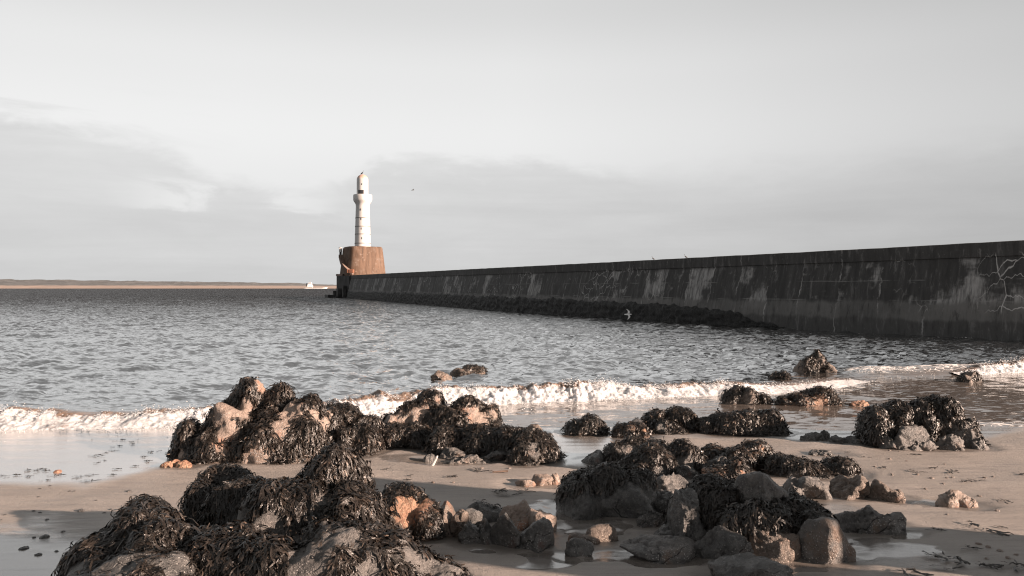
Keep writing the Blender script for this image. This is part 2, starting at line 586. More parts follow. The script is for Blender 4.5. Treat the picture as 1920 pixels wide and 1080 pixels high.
rows = 760
rr = np.concatenate([np.geomspace(10.2, 260, rows - 120), np.geomspace(263, 9000, 120)])
th = np.linspace(R(-52), R(52), 900)
RR, TT = np.meshgrid(rr, th, indexing='ij')
sx = (RR * np.tan(TT)).ravel(); sy = RR.ravel()
drow = np.gradient(rr)[:, None] * np.ones_like(TT)
dcol = (RR / np.cos(TT) ** 2) * (th[1] - th[0])
sp = np.maximum(drow * .55, dcol).ravel()
rs = np.random.RandomState(4)
hz = np.zeros_like(sx)
mod = 1 + .55 * perlin(np.stack([sx * .06, sy * .035, sx * 0], -1), 2) + .35 * perlin(np.stack([sx * .3, sy * .2, sx * 0], -1), 5)
for k in range(64):
    lam = 0.24 * (3.0 / .24) ** rs.rand() ** 1.15
    an = rs.normal() * .75
    kx, ky = math.sin(an) * 2 * math.pi / lam, -math.cos(an) * 2 * math.pi / lam
    amp = 0.0066 * lam ** .86
    ph = rs.rand() * 6.28
    fade = np.clip((lam / sp - 1.6) / 1.6, 0, 1)
    arg = kx * sx + ky * sy + ph + 1.0 * np.sin(sx * .21 * (1 + rs.rand()) + rs.rand() * 6) + .8 * np.sin(sy * .23 * (1 + rs.rand()) + rs.rand() * 6)
    wv = np.sin(arg)
    wv = wv + .3 * np.cos(2 * arg)
    hz += amp * fade * wv
hz *= mod * (.95 + .15 * sstep(np.log(sy), math.log(18), math.log(60)))
brk, _ = polyline(BREAK, .2)
yb = np.interp(sx, brk[:, 0], brk[:, 1])
yb = np.where(sx > 8.6, 19.1 + (sx - 8.6) * .35, yb)
calm = sstep(sy - yb, -0.4, 5.0)
hz = hz * (.10 + .90 * calm) * sstep(sy, 11.0, 13.0)
hz += .045 * sstep(sy - yb, -.3, .4) * sstep(sy - yb, 4.0, .6)
shallow = sstep(sy - yb, 2.5, -.8) * .9
foam = np.zeros_like(sx)
q = np.abs(sy - 13.0 - .25 * perlin(np.stack([sx * .5, sy * 0, sx * 0], -1), 3))
foam = np.maximum(foam, .75 * sstep(q, .5, .1) * sstep(sx, 5.0, 8.5))       # lacy edge of the swash on the right
q = np.abs(sy - 20.7 - (sx - 10.2) * .14 - .5 * perlin(np.stack([sx * .4, sy * 0, sx * 0], -1), 9))
foam = np.maximum(foam, .8 * sstep(q, 1.0, .2) * sstep(sx, 8.3, 9.6))
hz += .16 * sstep(q, 1.0, .0) * sstep(sx, 8.3, 10)
shallow = np.maximum(shallow, .6 * sstep(q, 1.6, .2) * sstep(sx, 8.3, 10))
foam = np.maximum(foam, .55 * sstep(np.abs(sy - yb + .9), .9, .1) * sstep(sx, 10, 8))
foam = np.maximum(foam, .42 * sstep(sy - yb, .3, 1.0) * sstep(sy - yb, 4.5, 1.2) * sstep(sx, 10, 7) * sstep(perlin(np.stack([sx * .55, sy * .5, sx * 0], -1), 41), -.05, .45))
_st = [(3000, 672), (1920, 639.5), (1660, 627), (1400, 613.5), (1150, 598), (900, 581), (730, 567)]
_wp = np.array([((a_ - 960) / F * (CAM_H * F / (b_ - HY)), CAM_H * F / (b_ - HY)) for a_, b_ in _st])
_wy = np.interp(sx, _wp[::-1, 0], _wp[::-1, 1])
dw = np.abs(_wy - sy - .3)
foam = np.maximum(foam, .62 * sstep(dw, 1.1, .1) * (sx > _wp[-1, 0]) * sstep(perlin(np.stack([sx * .9, sy * .4, sx * 0], -1), 31), -.15, .3))
o = link('sea', mesh_np('sea', np.stack([sx, sy, hz - .01], -1), grid_faces(*RR.shape), attrs={'shallow': shallow, 'foam': foam, 'offshore': sstep(np.log(sy), math.log(19), math.log(230))}), M_sea)
tag(o, kind='structure')


def breaker(name, pts, hs, half, seed, label):
    """a breaking wave: steep lumpy foam front, brown crest, smooth back"""
    P, s = polyline(pts, .022)
    N = len(P)
    tang = np.gradient(P, axis=0); tang /= np.linalg.norm(tang, axis=1)[:, None]
    nor = np.stack([-tang[:, 1], tang[:, 0]], -1)          # seaward
    H = np.interp(s / s[-1], np.linspace(0, 1, len(hs)), hs)
    sv = np.stack([s, s * 0, s * 0], -1)
    H = H * (1 + .22 * perlin(sv * .55, seed + 14) + .24 * perlin(sv * 1.6, seed) + .16 * perlin(sv * 5, seed + 1) + .14 * perlin(sv * 13, seed + 2) + .08 * perlin(sv * 30, seed + 3))
    prof_o = np.array([-1.0, -.82, -.6, -.42, -.25, -.08, .1, .35, .8, 1.5, 2.4])
    prof_z = np.array([-.10, .05, .30, .52, .75, .93, 1.0, .90, .60, .25, -.2])
    tt = np.concatenate([np.linspace(0, 6, 40), np.linspace(6.1, 10, 18)])
    oo = np.interp(tt, np.arange(11), prof_o) * half
    zz = np.interp(tt, np.arange(11), prof_z)
    jit = .25 * perlin(sv * .9, seed + 7) + .12 * perlin(sv * 3.5, seed + 8)
    Xg = P[:, 0][:, None] + nor[:, 0][:, None] * (oo[None] + jit[:, None] * half)
    Yg = P[:, 1][:, None] + nor[:, 1][:, None] * (oo[None] + jit[:, None] * half)
    Zg = H[:, None] * zz[None]
    V = np.stack([Xg, Yg, Zg], -1).reshape(-1, 3)
    fr = np.repeat(sstep(tt, 7.0, 4.6)[None], N, 0).ravel()
    inner = np.repeat(sstep(tt, 0, 1.0)[None], N, 0).ravel()
    Hs = np.repeat(H[:, None], len(tt), 1).ravel()
    b1 = perlin(V * np.array([3.0, 3.0, 5.0]), seed + 3) + .3 - .6 * np.abs(perlin(V * 5, seed + 9))
    b2 = perlin(V * 9.0, seed + 4)
    b3 = perlin(V * 26.0, seed + 5)
    disp = (b1 * .075 + b2 * .028 + b3 * .022) * fr * (.2 + .8 * inner) * np.clip(Hs / .3, .2, 1.3)
    nr = np.repeat(nor[:, None, :], len(tt), 1).reshape(-1, 2)
    V[:, 0] -= nr[:, 0] * disp * .8; V[:, 1] -= nr[:, 1] * disp * .8
    V[:, 2] += disp * .7 * inner
    lowf = perlin(V * np.array([.8, .8, 2.0]), seed + 6)
    foamv = fr * .95 + .42 * lowf - .60 * np.repeat(sstep(tt, 2.6, 5.4)[None], N, 0).ravel()
    foamv += .25 * np.repeat(sstep(tt, 1.5, .3)[None], N, 0).ravel()
    Fc = grid_faces(N, len(tt))
    # spray thrown up along the crest and flecks running ahead of the toe
    q = np.random.RandomState(seed)
    ns = int(s[-1] * 420)
    plume = np.clip(perlin(sv * 2.3, seed + 12) + .25, 0, 1)
    k = q.choice(N, size=ns, p=(plume * H + .02) / (plume * H + .02).sum())
    hh = q.exponential(.22, ns) * H[k] * (.1 + plume[k])
    oo_ = q.normal(0, .22, ns) - .15
    base = np.stack([P[k, 0] + nor[k, 0] * oo_, P[k, 1] + nor[k, 1] * oo_, H[k] * .92 + hh * .55], -1)
    ahead = q.rand(ns) < .35
    oa = -half * (.9 + q.exponential(.25, ns))
    base[ahead] = np.stack([P[k, 0] + nor[k, 0] * oa, P[k, 1] + nor[k, 1] * oa, .01 + .03 * q.rand(ns)], -1)[ahead]
    rad = .0035 + .007 * q.rand(ns) ** 2
    octa = np.array([[1, 0, 0], [0, 1, 0], [-1, 0, 0], [0, -1, 0], [0, 0, 1], [0, 0, -1]], float)
    of = np.array([[0, 1, 4, 4], [1, 2, 4, 4], [2, 3, 4, 4], [3, 0, 4, 4], [1, 0, 5, 5], [2, 1, 5, 5], [3, 2, 5, 5], [0, 3, 5, 5]])[:, :3]
    ov = (base[:, None] + octa[None] * rad[:, None, None] * np.array([1.6, 1, 1.0])).reshape(-1, 3)
    o = link(name, mesh_np(name, V, Fc, attrs={'foam': foamv}), M_foam)
    sp_ = link('spray', mesh_np('spray', ov, (of[None] + (np.arange(ns) * 6)[:, None, None]).reshape(-1, 3), attrs={'foam': np.full(len(ov), 1.5)}), M_foam, o)
    sp_['kind'] = 'stuff'
    tag(o, label, 'wave', kind='stuff')
    return o


breaker('breaking_wave', BREAK, [.22, .28, .24, .29, .22, .26, .17, .25, .24, .31, .31, .25, .30, .18, .22, .10, .09, .03], .62, 21,
        'long white breaking wave rolling in behind the weedy rocks')
breaker('breaking_wave', [(8.9, 20.3), (10.2, 20.5), (11.3, 20.6)], [.03, .14, .16, .05], .4, 33,
        'low foaming wavelet out to the right of the angular rock')
breaker('breaking_wave', [(11.9, 20.2), (13.2, 20.8), (15.0, 21.5), (17.6, 22.4)], [.05, .24, .30, .28, .2], .5, 39,
        'brown crested wave at the right edge behind the small rock')

# ------------------------------------------------------------------ far coast
cx = np.linspace(-9000, -780, 420)
cy = np.linspace(0, 1, 26)
CX, CT = np.meshgrid(cx, cy, indexing='ij')
D0 = 3600.0
pxl = 960 + F * CX / D0
hgt = np.interp(pxl, [-3000, -400, 0, 120, 300, 420, 520, 600, 640, 660], [90, 58, 48, 45, 37, 29, 20, 11, 6, 3])
P = np.stack([CX.ravel() * .004, CT.ravel() * 6, CX.ravel() * 0], -1)
nz = fbm(P, 5, 8).reshape(CX.shape)
prof = np.interp(CT, [0, .08, .14, .3, .6, 1.0], [-.03, .20, .34, .52, .82, 1.0])
CZ = hgt * prof * (1 + .22 * nz * np.clip(CT * 3, 0.3, 1)) + np.where(CT > .5, 2.5 * perlin(np.stack([CX.ravel() * .05, CT.ravel() * 3, CX.ravel() * 0], -1), 4).reshape(CX.shape), 0)
CY = D0 + CT * 1500 + 60 * nz
m, t = new_mat('coast_land')
oc = t.n('ShaderNodeTexCoord').outputs['Object']
zz = t.n('ShaderNodeSeparateXYZ', ins={0: oc}).outputs[2]
n = t.noise(t.scale(oc, (.006, .02, .05)), 1.0, 5, .6)
n2 = t.noise(t.scale(oc, (.02, .02, .15)), 1.0, 4, .6)
land = t.mix(t.mr(n, .4, .6), (.085, .09, .094), (.155, .158, .16))
land = t.mix(t.mr(n2, .52, .62, 0, .7), land, (.05, .05, .048))
dune = t.mix(n2, (.36, .28, .235), (.28, .22, .19))
c = t.mix(t.mr(t.math('ADD', zz, t.math('MULTIPLY', n2, 8)), 17, 21), dune, land)
t.pbsdf(c, .95)
o = link('hills', mesh_np('hills', np.stack([CX, CY, CZ], -1).reshape(-1, 3), grid_faces(*CX.shape)), m)
tag(o, kind='structure')


# ------------------------------------------------------------------ breakwater
def mat_wall():
    m, t = new_mat('stained_concrete')
    uv = t.n('ShaderNodeUVMap', uv_map='UVMap').outputs[0]
    sp = t.n('ShaderNodeSeparateXYZ', ins={0: uv})
    u, v = sp.outputs[0], sp.outputs[1]
    wob = t.math('ADD', u, t.math('MULTIPLY', t.noise(t.scale(uv, (.8, 4, 1)), 1.0, 5, .6), .7))
    cell = t.math('FLOOR', t.math('DIVIDE', wob, 2.3))
    rnd = t.n('ShaderNodeTexWhiteNoise', noise_dimensions='1D', ins={'W': cell}).outputs[0]
    fr = t.math('FRACT', t.math('DIVIDE', wob, 2.3))
    joint = t.math('MULTIPLY', t.mr(t.math('ABSOLUTE', t.math('SUBTRACT', fr, .5)), .475, .497), t.mr(t.noise(t.scale(uv, (.9, 2.4, 1)), 1, 5, .65), .48, .62))
    streak = t.noise(t.scale(uv, (2.2, .22, 1)), 1.0, 6, .65)
    blot = t.noise(t.scale(uv, (.45, .8, 1)), 1.0, 5, .6)
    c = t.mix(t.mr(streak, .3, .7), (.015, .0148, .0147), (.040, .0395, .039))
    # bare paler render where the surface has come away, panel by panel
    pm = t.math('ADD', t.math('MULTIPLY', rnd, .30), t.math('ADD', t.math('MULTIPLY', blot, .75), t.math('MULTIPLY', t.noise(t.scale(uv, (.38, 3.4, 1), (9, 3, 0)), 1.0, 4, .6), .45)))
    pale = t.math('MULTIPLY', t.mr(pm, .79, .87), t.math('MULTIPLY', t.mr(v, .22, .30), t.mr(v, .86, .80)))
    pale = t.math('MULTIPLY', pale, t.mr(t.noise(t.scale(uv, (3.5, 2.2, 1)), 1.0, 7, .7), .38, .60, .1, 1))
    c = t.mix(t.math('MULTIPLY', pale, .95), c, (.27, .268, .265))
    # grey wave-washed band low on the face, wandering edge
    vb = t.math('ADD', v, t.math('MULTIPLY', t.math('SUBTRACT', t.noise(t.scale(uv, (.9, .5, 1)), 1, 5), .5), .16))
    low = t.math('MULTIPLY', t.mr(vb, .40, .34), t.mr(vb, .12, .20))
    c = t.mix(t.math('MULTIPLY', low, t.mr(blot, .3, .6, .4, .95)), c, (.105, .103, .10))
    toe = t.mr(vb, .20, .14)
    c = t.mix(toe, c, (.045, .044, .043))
    # white lime lines in cracks
    dv = t.n('ShaderNodeVectorMath', operation='ADD', ins={0: uv, 1: t.n('ShaderNodeVectorMath', operation='SCALE', ins={0: t.n('ShaderNodeTexNoise', ins={'Vector': uv, 'Scale': 1.1, 'Detail': 5}).outputs['Color'], 'Scale': .5}).outputs[0]}).outputs[0]
    ck = t.n('ShaderNodeTexVoronoi', feature='DISTANCE_TO_EDGE', ins={'Vector': t.scale(dv, (1.15, 5.0, 1)), 'Scale': 1.0}).outputs[0]
    ckm = t.math('MULTIPLY', t.mr(ck, .030, .004), t.math('MAXIMUM', t.mr(t.noise(t.scale(uv, (.22, .9, 1), (4, 2, 0)), 1, 4), .50, .60), t.mr(u, U_CRACK + 1.5, U_CRACK)))
    ckm = t.math('MULTIPLY', ckm, t.math('MULTIPLY', t.mr(v, .24, .32), t.mr(v, .9, .84)))
    c = t.mix(t.math('MULTIPLY', t.math('MAXIMUM', ckm, t.math('MULTIPLY', joint, .6)), .85), c, (.42, .415, .41))
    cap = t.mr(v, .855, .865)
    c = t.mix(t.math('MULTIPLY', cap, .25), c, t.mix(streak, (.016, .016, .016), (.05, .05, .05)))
    mot = t.noise(t.scale(uv, (3.4, 3.2, 1)), 1.0, 7, .72, .3)
    c = t.mix(t.mr(mot, .52, .68, 0, .7), c, (.125, .123, .122))
    c = t.mix(t.mr(mot, .50, .30, 0, .8), c, (.011, .011, .011))
    speck = t.noise(t.scale(uv, (5, 22, 1)), 1.0, 5, .7)
    c = t.mix(t.mr(speck, .62, .74, 0, .55), c, (.22, .218, .215))
    course = t.math('ADD', v, t.math('MULTIPLY', t.noise(t.scale(uv, (.5, 1, 1)), 1, 3), .03))
    for cv in (.385, .615):
        ln_ = t.math('MULTIPLY', t.mr(t.math('ABSOLUTE', t.math('SUBTRACT', course, cv + .015)), .007, .001), t.mr(t.noise(t.scale(uv, (.5, .5, 1), (cv * 9, 0, 0)), 1, 5), .45, .6))
        c = t.mix(t.math('MULTIPLY', ln_, .6), c, (.20, .198, .195))
    h = t.math('ADD', blot, t.math('MULTIPLY', t.noise(uv, 4, 5), .6))
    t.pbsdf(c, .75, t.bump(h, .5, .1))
    return m


def wall_top_y(px):
    return 453 - (px - 1920) * .0505


STN = [(3000, 672), (2600, 662), (2250, 652), (1920, 639.5), (1660, 627), (1400, 613.5), (1150, 598), (900, 581), (800, 572.5), (730, 567), (690, 563.2), (651, 559.6)]
bp = np.array([((px - 960) / F * (CAM_H * F / (py - HY)), CAM_H * F / (py - HY)) for px, py in STN])
WP, wu = polyline(bp, .6)
wt = np.gradient(WP, axis=0); wt /= np.linalg.norm(wt, axis=1)[:, None]
for _ in range(30):
    wt[1:-1] = (wt[:-2] + wt[1:-1] + wt[2:]) / 3
wn = np.stack([wt[:, 1], -wt[:, 0]], -1)                     # away from the camera side
if wn[0, 0] < 0: wn = -wn
fpx = 960 + F * (WP[:, 0] + wn[:, 0] * 1.0) / (WP[:, 1] + wn[:, 1] * 1.0)
WT = CAM_H + (HY - wall_top_y(fpx)) * (WP[:, 1] + wn[:, 1]) / F
WT = np.convolve(np.pad(WT, 20, 'edge'), np.ones(41) / 41, 'valid')
prof = [(-.25, -.8), (0, 0), (.03, .12), (.08, .22), (.2, .34), (.42, .55), (.70, .76), (.80, .845), (.72, .85), (.72, .995), (.78, 1.0), (5.2, 1.0), (5.25, .6), (5.4, -.8)]
# fine rows between so the noise has something to move
pr = []
for (a, b), (c_, d_) in zip(prof, prof[1:]):
    k = max(1, int(math.hypot(c_ - a, (d_ - b) * 4.5) / .35))
    for q in range(k):
        pr.append((a + (c_ - a) * q / k, b + (d_ - b) * q / k))
pr.append(prof[-1]); pr = np.array(pr)
WX = WP[:, 0][:, None] + wn[:, 0][:, None] * pr[:, 0][None]
WY = WP[:, 1][:, None] + wn[:, 1][:, None] * pr[:, 0][None]
WZ = WT[:, None] * pr[:, 1][None]
V = np.stack([WX, WY, WZ], -1).reshape(-1, 3)
dn = fbm(np.stack([np.repeat(wu[:, None], len(pr), 1).ravel() * .5, V[:, 2] * .9, V[:, 2] * 0], -1), 4, 6) * .05
nn = np.repeat(wn[:, None], len(pr), 1).reshape(-1, 2)
V[:, 0] -= nn[:, 0] * dn; V[:, 1] -= nn[:, 1] * dn
V[:, 2] += np.where(np.tile(pr[:, 1], len(WP)) > .99, perlin(np.stack([np.repeat(wu, len(pr)) * .8, V[:, 2] * 0, V[:, 2] * 0], -1), 3) * .025, 0)
me = mesh_np('wall_face', V, grid_faces(len(WP), len(pr)), smooth=True)
uvl = me.uv_layers.new(name='UVMap')
vi = np.zeros(len(me.loops), dtype=np.int32); me.loops.foreach_get('vertex_index', vi)
uvw = np.stack([np.repeat(wu, len(pr)), np.tile(pr[:, 1], len(WP))], -1)[vi]
uvl.data.foreach_set('uv', uvw.astype(np.float32).ravel())
me.set_sharp_from_angle(angle=.6)
U_CRACK = float(np.interp(1870, (960 + F * WP[:, 0] / WP[:, 1])[::-1], wu[::-1]))
M_wall = mat_wall()
bw_root = tag(empty('breakwater', (bp[5][0], bp[5][1], 0)), 'long dark stained concrete breakwater running out to the lighthouse', 'breakwater')
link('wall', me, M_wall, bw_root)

# weed skirt along the foot of the wall
vs = np.linspace(-.25, 1, 16)
sel = (960 + F * WP[:, 0] / WP[:, 1]) < 1500
wi = np.where(sel)[0]
uu = np.arange(wu[wi[0]], wu[wi[-1]], .16)
Wx = np.interp(uu, wu, WP[:, 0]); Wy = np.interp(uu, wu, WP[:, 1]); Nx = np.interp(uu, wu, wn[:, 0]); Ny = np.interp(uu, wu, wn[:, 1])
ux = 960 + F * Wx / Wy
s3 = np.stack([uu, uu * 0, uu * 0], -1)
topz = (np.interp(ux, [640, 760, 1000, 1250, 1370, 1420, 1470], [1.7, 1.7, 1.5, 1.25, .95, .3, .0]) + .22 * perlin(s3 * .9, 4) + .18 * perlin(s3 * 2.6, 6))
topz = np.maximum(topz, -.1)
VZ = topz[:, None] * vs[None]
g3 = np.stack([np.repeat(uu[:, None], 16, 1), VZ * 2.0, VZ * 0], -1).reshape(-1, 3)
out = (.16 + .16 * fbm(g3 * 1.5, 3, 5) + .10 * perlin(g3 * 4, 8)).reshape(VZ.shape)
edge = np.ones(16); edge[-1] = -.6; edge[-2] = .55
out = out * edge[None] - np.interp(VZ / 4.5, pr[:, 1][:30], pr[:, 0][:30])
sk = np.stack([Wx[:, None] - Nx[:, None] * out, Wy[:, None] - Ny[:, None] * out, VZ], -1).reshape(-1, 3)
m, t = new_mat('wall_weed')
oc = t.n('ShaderNodeTexCoord').outputs['Object']
n = t.noise(t.scale(oc, (1, 1, .5)), 5, 6, .7)
t.pbsdf(t.mix(t.mr(n, .45, .7), (.006, .006, .006), (.028, .027, .026)), .6, t.bump(n, 1.0, .25))
o = link('seaweed', mesh_np('seaweed', sk, grid_faces(len(uu), 16)), m, bw_root)
o['kind'] = 'stuff'

# pier head under the lighthouse
M_head = mat_simple('pier_head_concrete', (.030, .029, .029), .75, .45, .6, .4)
M_headtop = mat_simple('pier_parapet_concrete', (.26, .2, .18), .8, .2, 1.5)
A = WP[-1] + wn[-1] * .4
Bx, By = top(631, 540, 181)[:2]
headz = WT[-1]
mb = MB()
mb.poly_prism([(A[0], A[1]), (Bx + .6, By - 2.2), (Bx, By), (Bx + .2, By + 4), (-41.0, 198), (-30, 203), (-20, 198), (-19, 176), (A[0] + 5.5, A[1] + 1)], -3, headz - .02)
mb.build('pier_head', M_head, bw_root)
mb = MB()
d = Vector((Bx + .6 - A[0], By - 2.2 - A[1], 0)).normalized()
ang = math.atan2(d.y, d.x)
L = math.hypot(Bx + .6 - A[0], By - 2.2 - A[1])
mb.box((Bx + 1.0, By + 1.0, headz + .22), (1.6, 5.0, .48), bevel=.05)
mb.build('parapet', M_headtop, bw_root)
mb = MB()
mb.box((Bx - .9, By - 1.0, .05), (2.6, 7.5, 1.4), Matrix.Rotation(.35, 3, 'Z'), bevel=.08)
mb.box((Bx + 1.6, By - 4.3, -.2), (2.2, 3.0, 1.1), Matrix.Rotation(.5, 3, 'Z'), bevel=.08)
mb.build('landing_ledge', M_head, bw_root)
M_pile = mat_simple('pale_streaked_concrete', (.055, .054, .053), .8, .5, 1.2)
for k, (f_, wd, hh) in enumerate([(.25, .9, 2.7), (.62, 1.3, 2.1), (.90, .5, 1.5)]):
    mb = MB().box((A[0] + (Bx - A[0]) * f_ - .25, A[1] + (By - 2 - A[1]) * f_ - .3, .2 + hh / 2), (wd, .7, hh), Matrix.Rotation(ang, 3, 'Z'), bevel=.05)
    mb.build('fender_pile', M_pile, bw_root)

# ------------------------------------------------------------------ lighthouse
LD = 184.0
LX = (680 - 960) / F * LD
KP = LD / F


def lz(y):
    return CAM_H + (HY - y) * KP


lh = tag(empty('lighthouse', (LX, LD, headz)), 'tall white round lighthouse on a rusty brown pedestal at the breakwater end', 'lighthouse')
m, t = new_mat('rusty_pedestal')
oc = t.n('ShaderNodeTexCoord').outputs['Object']
st = t.noise(t.scale(oc, (1.3, 1.3, .12)), 1.0, 6, .62)
bl = t.noise(oc, .5, 5, .6)
c = t.mix(t.mr(st, .35, .65), (.075, .043, .026), (.135, .082, .054))
c = t.mix(t.mr(bl, .50, .72), c, (.14, .098, .074))
c = t.mix(t.mr(t.noise(t.scale(oc, (2.5, 2.5, .3), (5, 0, 0)), 1, 5), .58, .70, 0, .7), c, (.032, .022, .017))
c = t.mix(t.mr(t.noise(t.scale(oc, (.8, .8, .8), (2, 0, 3)), 1.6, 5), .62, .68, 0, .7), c, (.22, .17, .145))
t.pbsdf(c, .8, t.bump(st, .4, .1))
M_ped = m
rb, rt = 38.6 * KP, 33.0 * KP
PTURN = math.atan2(LX, LD) * -1 + R(17)
zb, zt = headz - .1, lz(464)
prof_ = [(rb, zb)] + [(rb + (rt - rb) * q, zb + (zt - .5 - zb) * q) for q in (.2, .4, .6, .8, 1)] + [(rt - .08, zt - .2), (rt - .3, zt)]
MB().lathe(prof_, (LX, LD, 0), 96, 4.2, True, PTURN).build('pedestal', M_ped, lh, True, .9)


def mat_paint():
    m, t = new_mat('white_lighthouse_paint')
    oc = t.n('ShaderNodeTexCoord').outputs['Object']
    st = t.noise(t.scale(oc, (1.6, 1.6, .15)), 1.0, 5)
    c = t.mix(t.mr(st, .4, .75), (.52, .51, .505), (.42, .41, .40))
    z = t.n('ShaderNodeSeparateXYZ', ins={0: oc}).outputs[2]
    rust = t.math('MULTIPLY', t.mr(t.math('ADD', z, t.math('MULTIPLY', st, .8)), lz(335), lz(329)), .6)
    c = t.mix(rust, c, (.50, .20, .10))
    t.pbsdf(c, .55, t.bump(st, .1, .03))
    return m


M_white = mat_paint()
MB().lathe([(14.7 * KP, zt - .02), (14.2 * KP, lz(440)), (13.6 * KP, lz(420)), (13.0 * KP, lz(400)), (12.6 * KP, lz(388)), (13.0 * KP, lz(384)), (14.6 * KP, lz(381)), (16.6 * KP, lz(378)), (17.4 * KP, lz(376)), (17.4 * KP, lz(367)), (17.0 * KP, lz(366))], (LX, LD, 0), 64).build('tower', M_white, lh, True, .6)
dome = [(10.6 * KP, lz(366.2)), (10.6 * KP, lz(338))]
for k in range(1, 9):
    a = k / 9 * math.pi / 2
    dome.append((10.6 * KP * math.cos(a), lz(338) + 10.3 * KP * math.sin(a)))
dome.append((.25, lz(338) + 10.4 * KP))
ln = MB().lathe(dome, (LX - .05, LD, 0), 48).build('lantern', M_white, lh, True, .9)
M_band = mat_simple('band_grey', (.16, .155, .15), .7, .2, 3)
for y in (457, 440, 425.5, 409.5):
    q = np.interp(y, [388, 464], [12.6, 14.7]) * KP
    MB().lathe([(q - .2, lz(y) - .10), (q + .07, lz(y) - .08), (q + .07, lz(y) + .08), (q - .2, lz(y) + .10)], (LX, LD, 0), 64, cap=False).build('band', M_band, lh, True, .4)
M_glass = mat_simple('dark_window', (.03, .03, .032), .25, .2, 2, .0)
M_slit = mat_simple('grey_slit_window', (.13, .125, .12), .5, .2, 2, .0)
M_bar = mat_simple('window_bar', (.22, .21, .21), .6, .2, 3)


def on_tower(az, r, z, size, name, mat, parent):
    c = Vector((LX + math.sin(az) * r, LD - math.cos(az) * r, z))
    mb = MB().box(c, size, Matrix.Rotation(az, 3, 'Z'), bevel=.02)
    return mb.build(name, mat, parent)


for y, az in ((448, .10), (430, .04), (412, 0), (394.5, -.05)):
    q = np.interp(y, [388, 464], [12.6, 14.7]) * KP
    wn_ = on_tower(az, q - .03, lz(y), (.15, .22, .5), 'window', M_slit, lh)
on_tower(.08, 10.6 * KP - .03, lz(347), (.14, .22, .4), 'window', M_slit, lh)
# lantern opening: curved glazed panel with bars
mb = MB()
bars = MB()
r_ = 10.6 * KP + .03
aa = np.linspace(-.62, .42, 9)
for k in range(8):
    a0 = (aa[k] + aa[k + 1]) / 2
    c = Vector((LX - .05 + math.sin(a0) * (r_ - .04), LD - math.cos(a0) * (r_ - .04), (lz(365.2) + lz(358)) / 2))
    mb.box(c, (r_ * (aa[1] - aa[0]) * .98, .1, lz(358) - lz(365.2)), Matrix.Rotation(a0, 3, 'Z'))
pan = mb.build('lantern_window', M_glass, lh)
for k in range(0, 9, 2):
    a0 = aa[k]
    x, y = LX - .05 + math.sin(a0) * (r_ + .03), LD - math.cos(a0) * (r_ + .03)
    bars.tube((x, y, lz(365.3)), (x, y, lz(357.8)), .05)
bars.build('glazing_bar', M_bar, pan)
# gallery rail
# stair wrapped round the shaded flank
M_stair = mat_simple('stair_stone', (.15, .105, .085), .8, .2, 2)
mb = MB(); rl = MB()
a0, a1 = R(-80), R(-12)
ns = 26
prevp = None
for k in range(ns):
    q = k / (ns - 1)
    a = a0 + (a1 - a0) * q
    z_ = lz(479) + (lz(511) - lz(479)) * q
    rr_ = rb + (rt - rb) * (z_ - zb) / (zt - zb)
    rr_ *= (abs(math.cos(a - PTURN)) ** 4.2 + abs(math.sin(a - PTURN)) ** 4.2) ** (-1 / 4.2)
    c = Vector((LX + math.sin(a) * (rr_ + .45), LD - math.cos(a) * (rr_ + .45), z_))
    mb.box(c - Vector((0, 0, .3)), (.55, 1.1, .75), Matrix.Rotation(a, 3, 'Z'))
    pp = Vector((LX + math.sin(a) * (rr_ + .95), LD - math.cos(a) * (rr_ + .95), z_))
    if k % 4 == 0:
        rl.tube(pp, pp + Vector((0, 0, 1.2)), .045)
    if prevp is not None:
        rl.tube(prevp + Vector((0, 0, 1.15)), pp + Vector((0, 0, 1.15)), .04)
    prevp = pp
stair = mb.build('staircase', M_stair, lh)
rl.build('handrail', M_stair, stair)
a = R(-83)
c = Vector((LX + math.sin(a) * (rt + 1.0), LD - math.cos(a) * (rt + 1.0), 0))
mb = MB()
mb.box((c.x, c.y, lz(469.5)), (.62, .8, lz(465.5) - lz(473.5)), bevel=.06)
mb.lathe([(.5, lz(465.5)), (.4, lz(464.6)), (.1, lz(464.2))], (c.x, c.y, 0), 16)
mb.build('beacon_box', M_white, lh)
MB().tube((c.x, c.y, lz(473.5)), (c.x, c.y, lz(481)), .3).build('beacon_post', M_head, lh)
mb = MB()
mb.box((LX - 12.5 * KP, LD - rb - 1.2, lz(510)), (1.5, 1.2, lz(507.5) - lz(514)), bevel=.05)
mb.build('doorway', mat_simple('orange_door_surround', (.20, .085, .05), .7, .2, 2), lh)
MB().box((LX - 11.6 * KP, LD - rb - 1.82, lz(510.4)), (.7, .1, .75)).build('door', mat_simple('brown_door', (.12, .05, .03), .7, .2, 2), lh)

# ------------------------------------------------------------------ ship far out
SD = 2600.0
K = SD / F
SX = (592 - 960) / F * SD
ship = tag(empty('ship', (SX, SD, 0)), 'small white ship on the horizon between the coast and the pier', 'ship')
M_hull = mat_simple('white_hull', (.72, .71, .70), .5, .06, .05, .0)
bm = MB()
Ls = 44 * K
st_ = [(-.5, 4.6, 3.6), (-.42, 6.0, 3.6), (0, 6.4, 3.0), (.3, 6.2, 3.2), (.42, 4.2, 4.2), (.5, .4, 5.0)]
rings = []
for q, wd, h in st_:
    x = SX + q * Ls
    rings.append([bm.bm.verts.new(p) for p in ((x, SD - wd, h), (x - (0 if q < .3 else 2), SD - wd * .8, -1.5), (x - (0 if q < .3 else 2), SD + wd * .8, -1.5), (x, SD + wd, h))])
for a_, b_ in zip(rings, rings[1:]):
    for k in range(4):
        bm.bm.faces.new((a_[k], b_[k], b_[(k + 1) % 4], a_[(k + 1) % 4]))
